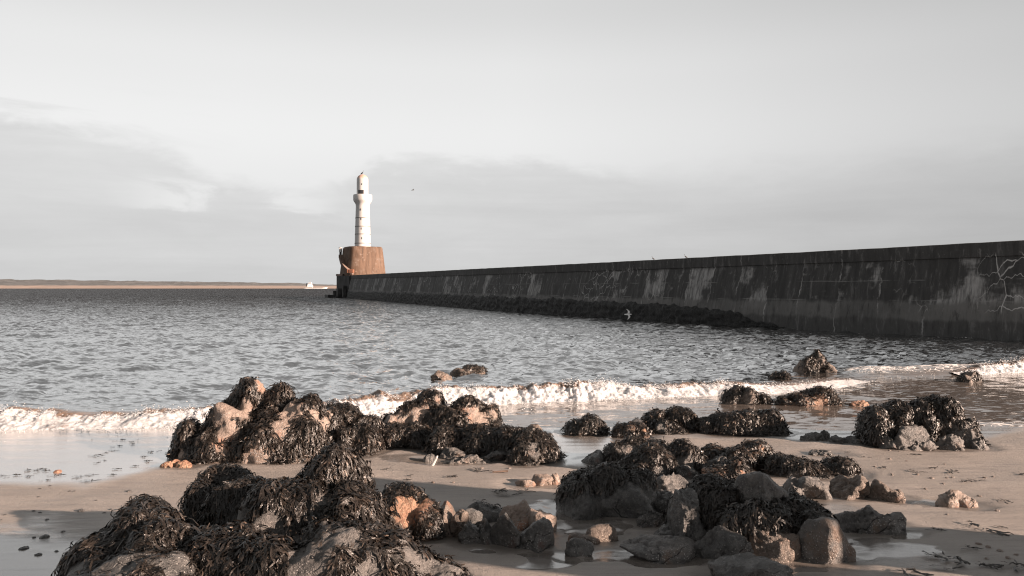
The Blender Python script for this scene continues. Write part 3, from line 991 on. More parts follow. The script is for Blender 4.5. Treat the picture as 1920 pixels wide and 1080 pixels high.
bm.bm.faces.new(rings[0]); bm.bm.faces.new(rings[-1][::-1])
bm.build('hull', M_hull, ship)
mb = MB()
mb.box((SX - .24 * Ls, SD, 9), (17, 11, 8), bevel=.3)
mb.box((SX - .25 * Ls, SD, 15), (13, 10, 5), bevel=.3)
mb.box((SX - .24 * Ls, SD, 19), (10, 12, 4), bevel=.3)
mb.build('superstructure', M_hull, ship)
MB().box((SX - .24 * Ls, SD - 5.9, 19.3), (9, .5, 1.4)).build('bridge_window', M_glass, ship)
MB().tube((SX - .38 * Ls, SD, 8), (SX - .38 * Ls, SD, 19), 2.2, 12).build('funnel', mat_simple('funnel_grey', (.3, .3, .3), .6), ship)
mb = MB().tube((SX - .24 * Ls, SD, 20), (SX - .24 * Ls, SD, 30), .5)
mb.box((SX - .24 * Ls, SD, 27), (.4, 5, .4)).build('mast', M_bar, ship)

# ------------------------------------------------------------------ rocks
_ico = {}


def ico(sub):
    if sub not in _ico:
        b = bmesh.new()
        bmesh.ops.create_icosphere(b, subdivisions=sub, radius=1)
        v = np.array([x.co[:] for x in b.verts]); f = np.array([[q.index for q in p.verts] for p in b.faces])
        b.free(); _ico[sub] = (v, f)
    return _ico[sub]


def lump(c, r, seed, sub, chips=9, lo=.70, hi=1.0, tilt=.25, pw=2.6, yaw=None):
    rs = np.random.RandomState(seed)
    u, f = ico(sub)
    rad = (np.abs(u) ** pw).sum(1) ** (-1 / pw)
    for k in range(chips):
        n = rs.normal(size=3); n[2] = n[2] * .8 + .15; n /= np.linalg.norm(n)
        d = (lo + (hi - lo) * rs.rand()) * 1.06
        dt = u @ n
        rad = np.minimum(rad, np.where(dt > .05, d / np.maximum(dt, .05), 9))
    rad = rad * (1 + .10 * perlin(u * 1.6, seed % 97) + .05 * perlin(u * 3.7, seed % 89))
    v = u * rad[:, None] * np.array(r)
    e = rs.normal(size=3) * tilt
    M = np.array(Matrix.Rotation(e[2] * 3 if yaw is None else yaw, 3, 'Z') @ Matrix.Rotation(e[0], 3, 'X') @ Matrix.Rotation(e[1], 3, 'Y'))
    # rotate the chips but keep the extents: rotate in unit space
    v = (u * rad[:, None]) @ M.T
    v = (v - (v.max(0) + v.min(0)) / 2) / ((v.max(0) - v.min(0)) / 2) * np.array(r)
    return v + np.array(c), f


def rock_mesh(lumps, seed, voxel, rough=1.0, chips=9, tilt=.25, hard=0, pw=2.6, yaw=None):
    """lumps: (px, py of the top, depth, rx, ry, rz)"""
    single = len(lumps) == 1
    vs, fs, n = [], [], 0
    for k, (px, py, d, rx, ry, rz) in enumerate(lumps):
        x, y, z = top(px, py, d)
        v, f = lump((x, y, z - rz), (rx, ry, rz), seed * 31 + k * 7 + 1, 5 if single else 4, chips, lo=.50 if hard else .70, tilt=tilt, pw=pw, yaw=yaw)
        if single and max(rx, ry, rz) < .15:
            v, f = lump((x, y, z - rz), (rx, ry, rz), seed * 31 + k * 7 + 1, 4, chips, tilt=tilt)
        vs.append(v); fs.append(f + n); n += len(v)
    v, f = np.vstack(vs), np.vstack(fs)
    if not single:
        me = mesh_np('tmp', v, f)
        o = bpy.data.objects.new('tmp', me); COL.objects.link(o)
        md = o.modifiers.new('r', 'REMESH'); md.mode = 'VOXEL'; md.voxel_size = voxel; md.use_smooth_shade = True
        dg = bpy.context.evaluated_depsgraph_get()
        m2 = bpy.data.meshes.new_from_object(o.evaluated_get(dg))
        bpy.data.objects.remove(o); bpy.data.meshes.remove(me)
    else:
        m2 = mesh_np('tmp', v, f)
    N = len(m2.vertices)
    co = np.zeros(N * 3, dtype=np.float32); m2.vertices.foreach_get('co', co); co = co.reshape(-1, 3).astype(float)
    no = np.zeros(N * 3, dtype=np.float32); m2.vertices.foreach_get('normal', no); no = no.reshape(-1, 3)
    size = max(l[3] for l in lumps)
    a = min(1.0, size / .4)
    p = co / (.35 * (a * .7 + .3))
    ridge = 1 - np.abs(fbm(p * 1.1, 3, seed % 50 + 2)) * 2.0
    disp = (.028 if hard else .060) * fbm(p, 4, seed % 53) - .035 * np.clip(ridge - .72, 0, 1) * 3 + .016 * fbm(p * 4, 4, seed % 41, gain=.6) - (.05 if hard else .025) * np.clip(.09 - np.abs(perlin(p * np.array([.8, .8, 1.5]) + .4 * perlin(p * 2, 5)[:, None], seed % 31)), 0, 1) / .09
    co = co + no * (disp * rough * (a * .8 + .1))[:, None]
    m2.vertices.foreach_set('co', co.astype(np.float32).ravel())
    m2.update()
    m2.polygons.foreach_set('use_smooth', np.ones(len(m2.polygons), dtype=bool))
    return m2


def tri_data(me):
    me.calc_loop_triangles()
    T = np.zeros(len(me.loop_triangles) * 3, dtype=np.int32); me.loop_triangles.foreach_get('vertices', T); T = T.reshape(-1, 3)
    co = np.zeros(len(me.vertices) * 3, dtype=np.float32); me.vertices.foreach_get('co', co); co = co.reshape(-1, 3).astype(float)
    return co, T


FROND_TOTAL = 0


def add_weed(me, seed, cov, width, length, density, bare, low=0.0, scale=1.7):
    """drape fronds over a rock mesh, returns the frond mesh; writes the 'weed' stain on the rock"""
    global FROND_TOTAL
    rs = np.random.RandomState(seed + 100)
    co, T = tri_data(me)
    bvh = BVHTree.FromPolygons(co.tolist(), T.tolist())
    cam_o = Vector((0, 0, CAM_H))
    spots = []
    for px, py, r in bare:
        dr = Vector(((px - 960) / F, 1, -(py - HY) / F)).normalized()
        hit = bvh.ray_cast(cam_o, dr)
        if hit[0] is not None:
            spots.append((np.array(hit[0]), r))
    zmin, zmax = co[:, 2].min(), co[:, 2].max()

    def mask(p):
        n = fbm(p * scale, 3, seed % 37)
        g = np.clip((p[:, 2] - zb_) / max(.05, zmax - zb_), 0, 1)
        m = n * .9 + (cov - .5) * 2.0 + .1 * g
        if low > 0:
            m = m - 2.6 * sstep(g + .22 * n, low + .10, low - .10)
        for c, r in spots:
            d = np.linalg.norm((p - c) * np.array([1, 1, 1.0]), axis=1) / r
            m = m - 2.5 * sstep(d + .35 * perlin(p * 6, 3), 1.15, .75)
        return m
    cen = co.mean(0)
    zb_ = float(base_z(np.array([cen[1]]))[0]); zb_ = max(zb_, 0)
    mv = mask(co)
    a = me.attributes.new('weed', 'FLOAT', 'POINT')
    a.data.foreach_set('value', (sstep(mv, -.15, .25) * .72).astype(np.float32))
    A_, B_, C_ = co[T[:, 0]], co[T[:, 1]], co[T[:, 2]]
    cr_ = np.cross(B_ - A_, C_ - A_); ar = np.linalg.norm(cr_, axis=1) / 2
    nz_ = cr_[:, 2] / (2 * ar + 1e-12)
    ok = (nz_ > -.35) & ((A_[:, 2] + B_[:, 2] + C_[:, 2]) / 3 > zb_ + .04)
    wgt = ar * ok
    cnt = int(density * wgt.sum())
    tri = rs.choice(len(T), size=cnt, p=wgt / wgt.sum())
    r1, r2 = rs.rand(cnt), rs.rand(cnt)
    sq = np.sqrt(r1)
    P0 = A_[tri] * (1 - sq)[:, None] + B_[tri] * (sq * (1 - r2))[:, None] + C_[tri] * (sq * r2)[:, None]
    N0 = cr_[tri] / (2 * ar[tri])[:, None]
    keep = mask(P0) + rs.normal(size=cnt) * .08 > .06
    P0, N0 = P0[keep], N0[keep]
    # combing direction varies slowly over the rock
    comb = np.stack([perlin(P0 * 1.3, 11), perlin(P0 * 1.3, 12), P0[:, 2] * 0], -1) * 1.1
    clump = perlin(P0 * 5.0, 14) * .5 + .5
    n = len(P0)
    FROND_TOTAL += n
    K_ = 7
    Vv, Ff, Tt = [], [], []
    base = 0
    down = Vector((0, 0, -1))
    lens = length * (.35 + 1.0 * rs.rand(n) ** 1.2); lifts = width * (0.3 + 2.4 * rs.rand(n) ** 1.6); wds = width * (.45 + 1.35 * rs.rand(n) ** 1.3)
    tints = np.clip(rs.rand(n) ** 1.4 * .75 + clump * .35, 0, 1)
    jit = rs.normal(size=(n, K_, 3)) * .22
    rnd = rs.normal(size=(n, 3)) * .40
    fn = bvh.find_nearest
    fork = rs.rand(n)
    tips = rs.rand(n) < .3
    tuft = np.where(rs.rand(n) < .10, 1.0, .28)
    for i in range(n):
        p = Vector(P0[i]); nv = Vector(N0[i])
        d = Vector(comb[i]) + Vector(rnd[i]) + nv * float(tuft[i])
        d.z -= .25
        d.normalize()
        step = lens[i] / (K_ - 1); lift = lifts[i]
        pts = [p.copy()]; nrs = [nv]
        cut = False
        for k in range(1, K_):
            if not cut:
                for c_, r_ in spots:
                    if (p.x - c_[0]) ** 2 + (p.y - c_[1]) ** 2 + (p.z - c_[2]) ** 2 < (r_ * .72) ** 2:
                        cut = True
                        break
            if cut:
                p = p + d * .001
                pts.append(p.copy()); nrs.append(nv)
                continue
            d = d * .70 + down * .40 + Vector(jit[i, k])
            d.normalize()
            p = p + d * step
            h = fn(p)
            if h[0] is not None:
                q, hn = h[0], h[1]
                off = lift * (.6 + .4 * k / K_)
                sd = (p - q).dot(hn)
                if sd < off:
                    p = q + hn * off
                elif sd > off * 2.2:
                    p = p.lerp(q + hn * off * 2.0, .35)
                nv = hn
            gz = max(0.0, bz(p.y))
            if p.z < gz + .012:
                p.z = gz + .012 + lift * .4
            d = (p - pts[-1])
            if d.length < 1e-5: d = Vector((0, 0, -1))
            d.normalize()
            pts.append(p.copy()); nrs.append(nv)
        for br in range(2 if fork[i] > .45 else 1):
            k0 = 0 if br == 0 else 3
            m_ = K_ - k0
            sgn = 1 if fork[i] > .72 else -1
            for k in range(k0, K_):
                a0 = pts[max(k - 1, 0)]; a1 = pts[min(k + 1, K_ - 1)]
                tg = (a1 - a0)
                sd = tg.cross(nrs[k])
                if sd.length < 1e-7: sd = Vector((1, 0, 0))
                sd.normalize()
                ww = wds[i] * (.45, .8, 1.0, 1.0, .95, .85, .45)[k] * .5
                tw = .5 * math.sin(k * 1.3 + i)
                sd = sd * math.cos(tw) + nrs[k] * math.sin(tw)
                off = sd * 0 if br == 0 else sd * (sgn * wds[i] * .75 * (k - k0))
                c = pts[k] + off
                Vv.append((c - sd * ww)[:]); Vv.append((c + sd * ww)[:])
                tv = min(1, tints[i] * (.55 + (.9 if tips[i] else .25) * (k / K_) ** 3))
                Tt.append(tv); Tt.append(tv)
            for k in range(m_ - 1):
                b_ = base + k * 2
                Ff.append((b_, b_ + 1, b_ + 3, b_ + 2))
            base += m_ * 2
    if not Vv:
        return None
    return mesh_np('seaweed', np.array(Vv), np.array(Ff), smooth=True, attrs={'tint': np.array(Tt)})


FOOT = []
MATS = dict(grey=M_grey, pale=M_pale, dark=M_dark, orange=M_orange, brown=M_brown)
_seed = [10]


def rock(label, lumps, mat='grey', weed=None, bare=(), voxel=.03, rough=1.0, group=None, name=None, chips=None, tilt=.25, cat='rock', low=0.0, seed=None, pw=None, yaw=None):
    """weed = (coverage, frond width, frond length, density)"""
    _seed[0] += 1
    if pw is None: pw = 3.2 if weed else 3.8
    if chips is None: chips = 9 if weed else 16
    hard = 0 if weed else 1
    lumps = [(px, py, remap(d), a * remap(d) / d, b * remap(d) / d, c * remap(d) / d) for px, py, d, a, b, c in lumps]
    sd = _seed[0] if seed is None else seed
    FOOT.extend(((px - 960) / F * d, d, a, b) for px, py, d, a, b, c in lumps)
    me = rock_mesh(lumps, sd, voxel, rough, chips, tilt, hard, pw, yaw)
    X = np.mean([(l[0] - 960) / F * l[2] for l in lumps]); Y = np.mean([l[2] for l in lumps])
    loc = Vector((X, Y, max(0.0, float(base_z(np.array([Y]))[0]))))
    if weed is None:
        me.name = name or 'boulder'
        me.transform(Matrix.Translation(-loc))
        o = link(name or 'boulder', me, MATS[mat], None, loc)
        return tag(o, label, cat, group)
    root = tag(empty(name or 'seaweed_rock', loc), label, cat, group)
    sw = add_weed(me, sd, weed[0], weed[1], weed[2], weed[3], bare, low)
    me.name = 'rock'
    link('rock', me, MATS[mat], root)
    if sw is not None:
        o = link('seaweed', sw, M_weed, root)
        o['kind'] = 'stuff'
    return root


NEAR = (.80, .016, .26, 1500)
G = 'seaweed covered rocks along the water edge'
# ---- front left mound
rock('huge foreground mound shaggy with dark seaweed, rising to a peak',
     [(622, 836, 5.75, .34, .46, .85), (568, 893, 5.5, .46, .5, .8), (662, 905, 5.4, .33, .5, .7), (745, 990, 5.15, .38, .5, .55), (640, 975, 4.95, .75, .5, .7), (480, 1000, 4.95, .6, .45, .6), (515, 897, 5.45, .30, .4, .7), (430, 985, 5.0, .42, .4, .6), (560, 1015, 4.8, .6, .4, .55), (810, 1052, 4.85, .36, .42, .45)],
     'grey', (.76, 0.0116, 0.178, 3465), [(447, 958, .13), (640, 1010, .13), (575, 1052, .19), (770, 1040, .13), (605, 935, .08), (505, 985, .16), (832, 1062, .16), (690, 1060, .10), (560, 1000, .1)], .032, .8, 'front seaweed mounds', pw=2.5)
rock('low seaweed hump at the far left of the foreground, combed in long strands',
     [(272, 945, 5.35, .32, .45, .7), (212, 992, 5.05, .34, .45, .6), (335, 968, 5.1, .42, .5, .65), (275, 1045, 4.6, .55, .4, .5)],
     'dark', (.74, 0.0102, 0.238, 3150), [(225, 1062, .17), (325, 1060, .14), (140, 1066, .16)], .032, .7, 'front seaweed mounds', pw=2.5)
rock('rounded dark seaweed hump behind the foreground mound on its left',
     [(415, 875, 6.05, .30, .35, .65), (462, 898, 5.8, .36, .4, .6), (372, 905, 5.9, .2, .3, .5)],
     'dark', (.95, 0.0102, 0.158, 3570), [], .032, .7, 'front seaweed mounds', pw=2.5)
rock('weedy rock with a bright orange bare face beside the foreground mound',
     [(752, 908, 6.4, .26, .30, .46), (790, 940, 6.3, .2, .26, .36), (720, 925, 6.4, .2, .25, .35)],
     'orange', (.80, 0.0095, 0.132, 3570), [(768, 955, .15), (800, 940, .05)], .025, .6)
# ---- back left
MID = (.78, 0.0143, 0.158, 1890)
rock('tallest weedy rock by the left surf with a pale barnacled slab face',
     [(478, 705, 10.6, .32, .4, .85), (514, 722, 10.4, .32, .4, .85), (440, 722, 10.4, .3, .4, .85), (560, 738, 10.3, .52, .5, .85), (425, 752, 10.15, .38, .4, .75), (352, 787, 10.0, .19, .32, .6), (610, 765, 10.4, .32, .4, .65), (505, 790, 9.8, .55, .3, .55), (400, 810, 9.8, .4, .3, .45)],
     'pale', (.64, 0.0150, 0.172, 1995), [(438, 765, .24), (425, 798, .18), (418, 820, .08), (545, 772, .20), (525, 795, .16), (533, 815, .1), (482, 856, .20), (492, 720, .14), (340, 850, .10), (590, 775, .12), (605, 790, .08), (620, 778, .07), (450, 720, .1)], .04, .9, G)
rock('weedy rock tucked against the right end of the tallest rock',
     [(640, 756, 11.0, .45, .4, .6), (600, 762, 10.9, .3, .35, .55), (690, 780, 10.8, .26, .3, .45)], 'brown', (.70, 0.0150, 0.158, 1890), [(640, 775, .05)], .04, .8, G)
rock('squat weed draped block in front of the tallest rock, right side',
     [(682, 797, 10.3, .24, .3, .42), (650, 800, 10.3, .2, .28, .4)], 'dark', (.92, 0.0143, 0.158, 1995), [(634, 830, .06)], .035, .7, G)
rock('low orange wedge stone at the left foot of the tallest rock', [(322, 862, 9.35, .15, .12, .16)], 'orange')
rock('thin orange stone lying beside the orange wedge stone', [(345, 864, 9.3, .1, .09, .1)], 'orange')
# ---- centre
rock('twin peaked weedy rock in front of the big central breaker',
     [(805, 733, 11.6, .32, .4, .75), (770, 752, 11.5, .3, .35, .6), (890, 742, 11.5, .38, .4, .65), (920, 752, 11.4, .2, .3, .6), (740, 775, 11.3, .28, .35, .45), (850, 758, 11.3, .5, .35, .6)],
     'pale', (.64, 0.0150, 0.152, 1890), [(890, 778, .20), (908, 752, .15), (780, 785, .09), (822, 752, .09), (795, 765, .08), (925, 775, .08)], .04, .9, G)
rock('low weedy ledge in the shade left of the twin peaked rock', [(740, 795, 10.9, .32, .3, .33), (785, 792, 10.9, .26, .3, .33)], 'brown', (.72, 0.0143, 0.132, 1890), [(760, 800, .06)], .035, .8, G)
rock('long low weed blanketed ledge below the twin peaked rock',
     [(840, 796, 10.5, .38, .35, .46), (905, 795, 10.4, .4, .35, .46), (965, 800, 10.3, .36, .38, .45)], 'dark', (.92, 0.0143, 0.172, 1890), [], .035, .8, G)
rock('sloping weedy rock with one bare pale patch at the tidal channel',
     [(1000, 806, 10.0, .3, .36, .45), (1035, 832, 9.8, .22, .3, .35), (985, 822, 9.75, .25, .3, .4)], 'grey', (.82, 0.0136, 0.158, 2100), [(998, 832, .09), (1000, 848, .1), (1055, 860, .07)], .03, .8, G)
for lab, l, mt in [('small dark stone left of the flat slabs', (808, 851, 9.75, .10, .08, .10), 'dark'),
                   ('grey stone slab leaning under the long weedy ledge', (855, 836, 10.0, .22, .18, .16), 'grey'),
                   ('flat grey slab set in the sand before the weedy ledge', (872, 851, 9.7, .28, .16, .12), 'grey'),
                   ('low rounded slab right of the flat slabs', (930, 845, 9.9, .3, .2, .12), 'dark'),
                   ('small brown stone by the water behind the ledge', (1003, 796, 12.0, .13, .12, .13), 'brown'),
                   ('low dark stone on the water line behind the ledge', (975, 800, 12.1, .2, .14, .1), 'dark'),
                   ('flat dark stone at the mouth of the tidal channel', (1112, 847, 9.6, .26, .2, .16), 'dark')]:
    rock(lab, [l], mt, name='boulder')
rock('dome of seaweed standing alone right of the channel', [(1105, 779, 12.2, .33, .32, .36), (1080, 792, 12.1, .22, .25, .28)], 'dark', (.95, 0.0163, 0.145, 1680), [], .04, .8, G)
rock('low reddish weedy rock between two weed domes', [(1175, 793, 11.9, .27, .26, .27), (1205, 797, 11.85, .12, .2, .22)], 'orange', (.85, 0.0150, 0.119, 1785), [(1208, 806, .05)], .035, .8, G)
rock('weed dome with a double crown at the water edge', [(1278, 765, 12.6, .27, .3, .38), (1228, 768, 12.6, .24, .28, .36), (1195, 784, 12.4, .2, .24, .25), (1250, 785, 12.3, .35, .28, .26)], 'dark', (.9, 0.0163, 0.145, 1680), [(1195, 788, .1), (1240, 798, .1)], .04, .8, G)
rock('broad flat topped seaweed block behind the middle cluster', [(1400, 771, 12.2, .42, .36, .46), (1440, 772, 12.2, .32, .34, .45), (1360, 776, 12.2, .34, .34, .4)], 'dark', (.93, 0.0163, 0.172, 1785), [], .04, .7, G)
rock('small low weedy rock at the left end of the broad block', [(1327, 783, 12.3, .18, .2, .22)], 'dark', (.85, 0.0150, 0.119, 1680), [], .04, .8, G)
# ---- rocks standing in the water
rock('angular brown rock standing in the sea below the pier', [(1517, 665, 20.7, .50, .45, .9), (1534, 656, 20.75, .22, .32, .95), (1550, 679, 20.5, .30, .4, .7)], 'brown', (.50, 0.0204, 0.145, 735), [], .055, 1.3, 'rocks standing in the surf')
rock('squat weedy rock with an orange flank in the shallows', [(1378, 722, 15.4, .3, .3, .46), (1402, 728, 15.3, .22, .26, .4), (1430, 740, 15.3, .18, .22, .26)], 'brown', (.66, 0.0184, 0.132, 1155), [(1400, 745, .16)], .045, .9, 'rocks standing in the surf')
rock('long weedy rock with a red patch at its foot in the shallows', [(1540, 726, 15.3, .42, .34, .46), (1480, 740, 15.2, .32, .3, .33), (1510, 735, 15.2, .35, .3, .38)], 'orange', (.78, 0.0184, 0.132, 1155), [(1540, 752, .16), (1572, 742, .07)], .045, .9, 'rocks standing in the surf')
rock('tiny orange rock in the shallows beside the long red footed rock', [(1612, 751, 15.0, .2, .16, .13)], 'orange', name='boulder')
rock('small brown weedy rock at the right edge of the surf', [(1822, 695, 18.9, .28, .3, .34), (1808, 702, 18.8, .2, .25, .25)], 'brown', (.62, 0.0204, 0.132, 840), [], .05, 1, 'rocks standing in the surf')
rock('dark rock half awash in the foam below the angular rock', [(1463, 699, 19.0, .3, .3, .28)], 'dark', (.7, 0.0204, 0.132, 735), [], .05, 1, 'rocks standing in the surf')
rock('low brown rock awash alone beyond the central breaker', [(828, 694, 19.4, .28, .3, .26)], 'brown', None, (), .05, 1.2, 'rocks standing in the surf')
rock('flat weedy rock awash beyond the central breaker, right of the low brown one', [(885, 684, 20.6, .38, .3, .25), (862, 690, 20.4, .3, .28, .18)], 'brown', (.6, 0.0204, 0.119, 735), [], .055, 1.1, 'rocks standing in the surf')
# ---- right block
rock('large square weedy rock on the right sand by the water',
     [(1690, 752, 11.25, .42, .42, .75), (1726, 744, 11.3, .36, .4, .78), (1762, 741, 11.3, .28, .4, .8), (1645, 762, 11.1, .25, .38, .65), (1790, 765, 11.2, .2, .34, .6)],
     'dark', (.74, 0.0150, 0.172, 1995), [(1740, 785, .06), (1785, 800, .1)], .038, .9, G)
rock('upright grey stone with weed on its back, right end of the square rock', [(1812, 785, 10.95, .26, .26, .42)], 'grey', (.6, 0.0136, 0.145, 1890), [(1805, 815, .22)], .035, .8, G)
for lab, l, mt in [('rounded grey stone under the square weedy rock', (1705, 797, 10.75, .33, .22, .26), 'grey'),
                   ('pale grey stone at the foot of the square weedy rock', (1722, 815, 10.6, .26, .16, .18), 'grey'),
                   ('low grey stone between the square rock and the upright stone', (1778, 812, 10.65, .22, .18, .2), 'grey'),
                   ('dark stone low at the left foot of the square rock', (1665, 815, 10.7, .16, .14, .16), 'dark'),
                   ('flat dark stone at the right foot of the upright stone', (1835, 822, 10.7, .14, .14, .14), 'dark')]:
    rock(lab, [l], mt, name='boulder')
for k, (px, py, d, a, b, c) in enumerate([(1528, 809, 11.5, .14, .1, .12), (1545, 806, 11.6, .10, .09, .16), (1515, 815, 11.4, .12, .08, .07), (1572, 817, 11.2, .12, .1, .1), (1595, 818, 11.2, .13, .1, .1), (1608, 823, 11.1, .1, .09, .08)]):
    rock('small black stone shard in the wet gap left of the square rock', [(px, py, d, a, b, c)], 'dark', name='stone', chips=14, cat='stone', group='black stone shards in the wet gap')
rock('flat dark stone lying alone on the sand between block and cluster', [(1537, 846, 10.2, .19, .12, .06)], 'dark', name='stone', cat='stone')
# ---- middle right cluster
rock('big rounded dark boulder wearing a wig of seaweed',
     [(1120, 873, 7.25, .40, .40, .42), (1180, 885, 7.2, .40, .40, .38), (1095, 890, 7.1, .26, .34, .36)], 'dark', (.80, 0.0109, 0.152, 3570),
     [(1058, 905, .05), (1245, 940, .08)], .026, .7, low=.52, pw=2.5)
rock('grey lumpy stone by the right foot of the wigged boulder', [(1222, 953, 6.65, .155, .16, .18)], 'grey')
rock('weedy rock with a grey bare flank behind the wigged boulder', [(1190, 819, 9.6, .28, .3, .42), (1165, 832, 9.5, .2, .26, .36), (1228, 823, 9.6, .22, .28, .38)], 'grey', (.74, 0.0136, 0.145, 2100), [(1180, 842, .13)], .032, .8)
rock('weed mopped round rock directly behind the wigged boulder', [(1222, 835, 8.95, .28, .3, .42), (1195, 850, 8.85, .2, .26, .34)], 'dark', (.86, 0.0122, 0.172, 2520), [(1240, 880, .1)], .03, .7)
rock('weedy rock with a bare grey front, right of the mopped rock', [(1275, 823, 9.25, .2, .28, .42), (1300, 842, 9.2, .18, .24, .34)], 'grey', (.78, 0.0136, 0.158, 2100), [(1285, 865, .11)], .03, .8)
rock('dark low stone below the mopped rock', [(1282, 868, 8.75, .2, .18, .16)], 'dark')
rock('weedy ridge rock with an orange tip in the middle of the cluster', [(1412, 822, 9.5, .28, .3, .44), (1375, 838, 9.3, .32, .3, .38), (1335, 834, 9.5, .2, .26, .36)], 'orange', (.86, 0.0129, 0.152, 2205), [(1437, 832, .07), (1430, 840, .05)], .032, .8)
rock('smooth grey stone low in front of the weedy ridge rock', [(1350, 852, 8.8, .2, .22, .24)], 'grey')
rock('low weed carpeted rock just behind the main right cluster', [(1375, 862, 8.3, .22, .24, .26), (1345, 878, 8.2, .16, .2, .2)], 'orange', (.78, 0.0116, 0.132, 2625), [(1395, 888, .07), (1320, 882, .07)], .028, .8)
rock('long low weed covered ledge on the right of the cluster', [(1470, 852, 9.0, .32, .28, .33), (1530, 862, 8.8, .3, .26, .3), (1580, 860, 8.85, .2, .24, .3)], 'grey', (.84, 0.0129, 0.158, 2205), [(1490, 890, .08), (1588, 885, .05)], .032, .8)
rock('grey slab standing between the wigged boulder and main cluster', [(1258, 893, 7.6, .26, .3, .32)], 'grey')
rock('grey low stone in shade below the standing slab', [(1252, 922, 7.2, .2, .2, .22)], 'dark')
# main right cluster
rock('main right cluster rock hung with thick curtains of seaweed',
     [(1335, 892, 6.35, .32, .36, .6), (1300, 925, 6.15, .18, .3, .5), (1390, 905, 6.3, .3, .36, .6), (1470, 925, 6.15, .32, .36, .5), (1520, 945, 6.0, .22, .3, .42), (1400, 938, 5.95, .34, .26, .48), (1450, 945, 5.88, .26, .24, .46), (1500, 950, 5.9, .2, .24, .42)],
     'dark', (.90, 0.0109, 0.165, 3570), [(1292, 970, .12), (1280, 1000, .08)], .028, .8, low=.30)
rock('smooth grey barnacled boulder rising bare above the seaweed curtains', [(1432, 880, 6.12, .225, .24, .34)], 'grey', chips=5, rough=.5)
rock('angular lit boulder at the right front of the main cluster', [(1545, 962, 5.7, .23, .22, .42)], 'grey', (.40, 0.0102, 0.132, 3150), [(1545, 1015, .2), (1515, 1030, .22), (1570, 1020, .16)], .022, .6, chips=5, pw=7, tilt=.12, yaw=.62, low=.7, seed=905)
rock('dark rectangular stone under the seaweed curtains, left front', [(1345, 980, 5.75, .23, .2, .28), (1378, 996, 5.7, .17, .18, .24)], 'dark', None, (), .024, .7, chips=13)
rock('scarred brown stone under the seaweed curtains, middle front', [(1450, 984, 5.75, .25, .2, .32)], 'brown', (.45, 0.0095, 0.132, 3150), [(1448, 1000, .2)], .024, 1.0, low=.6, chips=12)
rock('dark wedge stone lying closest to the camera, bottom right', [(1395, 1042, 5.15, .25, .17, .16), (1450, 1056, 5.05, .16, .13, .11)], 'dark', None, (), .022, .6, chips=12)
rock('tall dark facet stone at the left end of the main cluster', [(1288, 922, 6.0, .13, .2, .4)], 'dark', chips=10, pw=5, tilt=.15)
# boulders behind, right
rock('rounded grey boulder in the sand right of the weedy ledge', [(1520, 888, 7.75, .22, .22, .26), (1492, 897, 7.7, .14, .2, .2)], 'grey', None, (), .026, .8)
rock('broad boulder with an orange sunlit crown right of the rounded boulder', [(1600, 890, 7.75, .25, .22, .26)], 'brown', chips=11)
rock('craggy tan rock right of the broad orange crowned boulder', [(1655, 899, 7.65, .15, .16, .22), (1672, 915, 7.55, .1, .12, .14)], 'brown', None, (), .024, 1.3)
rock('fist sized stone at the right end of the boulder row', [(1682, 917, 7.6, .065, .06, .07)], 'brown', name='stone', cat='stone')
rock('long lumpy grey boulder lying right of the main cluster', [(1612, 943, 6.5, .22, .19, .24), (1662, 957, 6.45, .19, .19, .22), (1585, 953, 6.5, .12, .16, .18)], 'grey', None, (), .025, 1.1)
rock('lone pinkish crumpled rock out on the right sand', [(1790, 918, 7.35, .13, .12, .14), (1815, 929, 7.3, .09, .09, .08), (1775, 925, 7.35, .1, .1, .1)], 'pale', None, (), .02, 1.2)
# ---- centre foreground stones
GS = 'smooth stones between the two seaweed clusters'
rock('brown stone with pale top at the left of the smooth stones', [(835, 944, 6.35, .14, .18, .32)], 'brown', (.15, 0.0088, 0.099, 2520), [(840, 980, .18)], .022, .6, GS, low=.9)
rock('small leaning stone split from the leftmost smooth stone', [(862, 958, 6.25, .085, .1, .16)], 'brown', group=GS, chips=12)
rock('cracked low grey stone in the middle of the smooth stones', [(885, 982, 6.1, .12, .12, .17)], 'dark', group=GS, chips=13)
rock('blocky low stone left of the tall tapering stone', [(912, 972, 6.1, .08, .11, .19)], 'dark', group=GS, chips=13)
rock('tall tapering dark stone in the row of smooth stones', [(952, 955, 6.05, .155, .16, .33)], 'dark', group=GS, chips=7, rough=.5)
rock('egg shaped dark stone right of the tall tapering stone', [(1005, 970, 6.0, .155, .18, .27)], 'dark', group=GS, chips=4, rough=.4, tilt=.4)
rock('pale pink flat topped stone at the back of the smooth stones', [(968, 939, 6.55, .16, .16, .26)], 'pale', group=GS, chips=8, rough=.5)
rock('pale pink rounded stone at the right of the smooth stones', [(1018, 953, 6.4, .125, .16, .26)], 'pale', group=GS, chips=6, rough=.5)
rock('grey slab half buried behind the smooth stones', [(905, 941, 6.8, .2, .14, .16), (880, 950, 6.6, .13, .12, .14)], 'dark', (.35, 0.0088, 0.106, 2730), [], .022, .6, GS)
rock('wedge stone with a lit orange edge between the clusters', [(1130, 979, 6.2, .15, .15, .17), (1095, 1000, 6.1, .15, .13, .12)], 'brown', None, (), .02, .5, chips=12)
rock('low curved stone in front of the wedge stone', [(1085, 1010, 5.8, .12, .1, .09)], 'dark', chips=8)
rock('wide smooth slab flush with the sand left of the main cluster', [(1235, 1010, 5.75, .30, .2, .11)], 'grey', chips=6, rough=.4)
rock('dark wet stone behind the wide smooth slab', [(1250, 985, 6.1, .12, .12, .12)], 'dark', chips=10)
rock('small sunlit rock on the sand left of the wigged boulder', [(1015, 889, 8.3, .13, .12, .11), (985, 897, 8.25, .12, .1, .07)], 'pale', None, (), .02, 1.0)
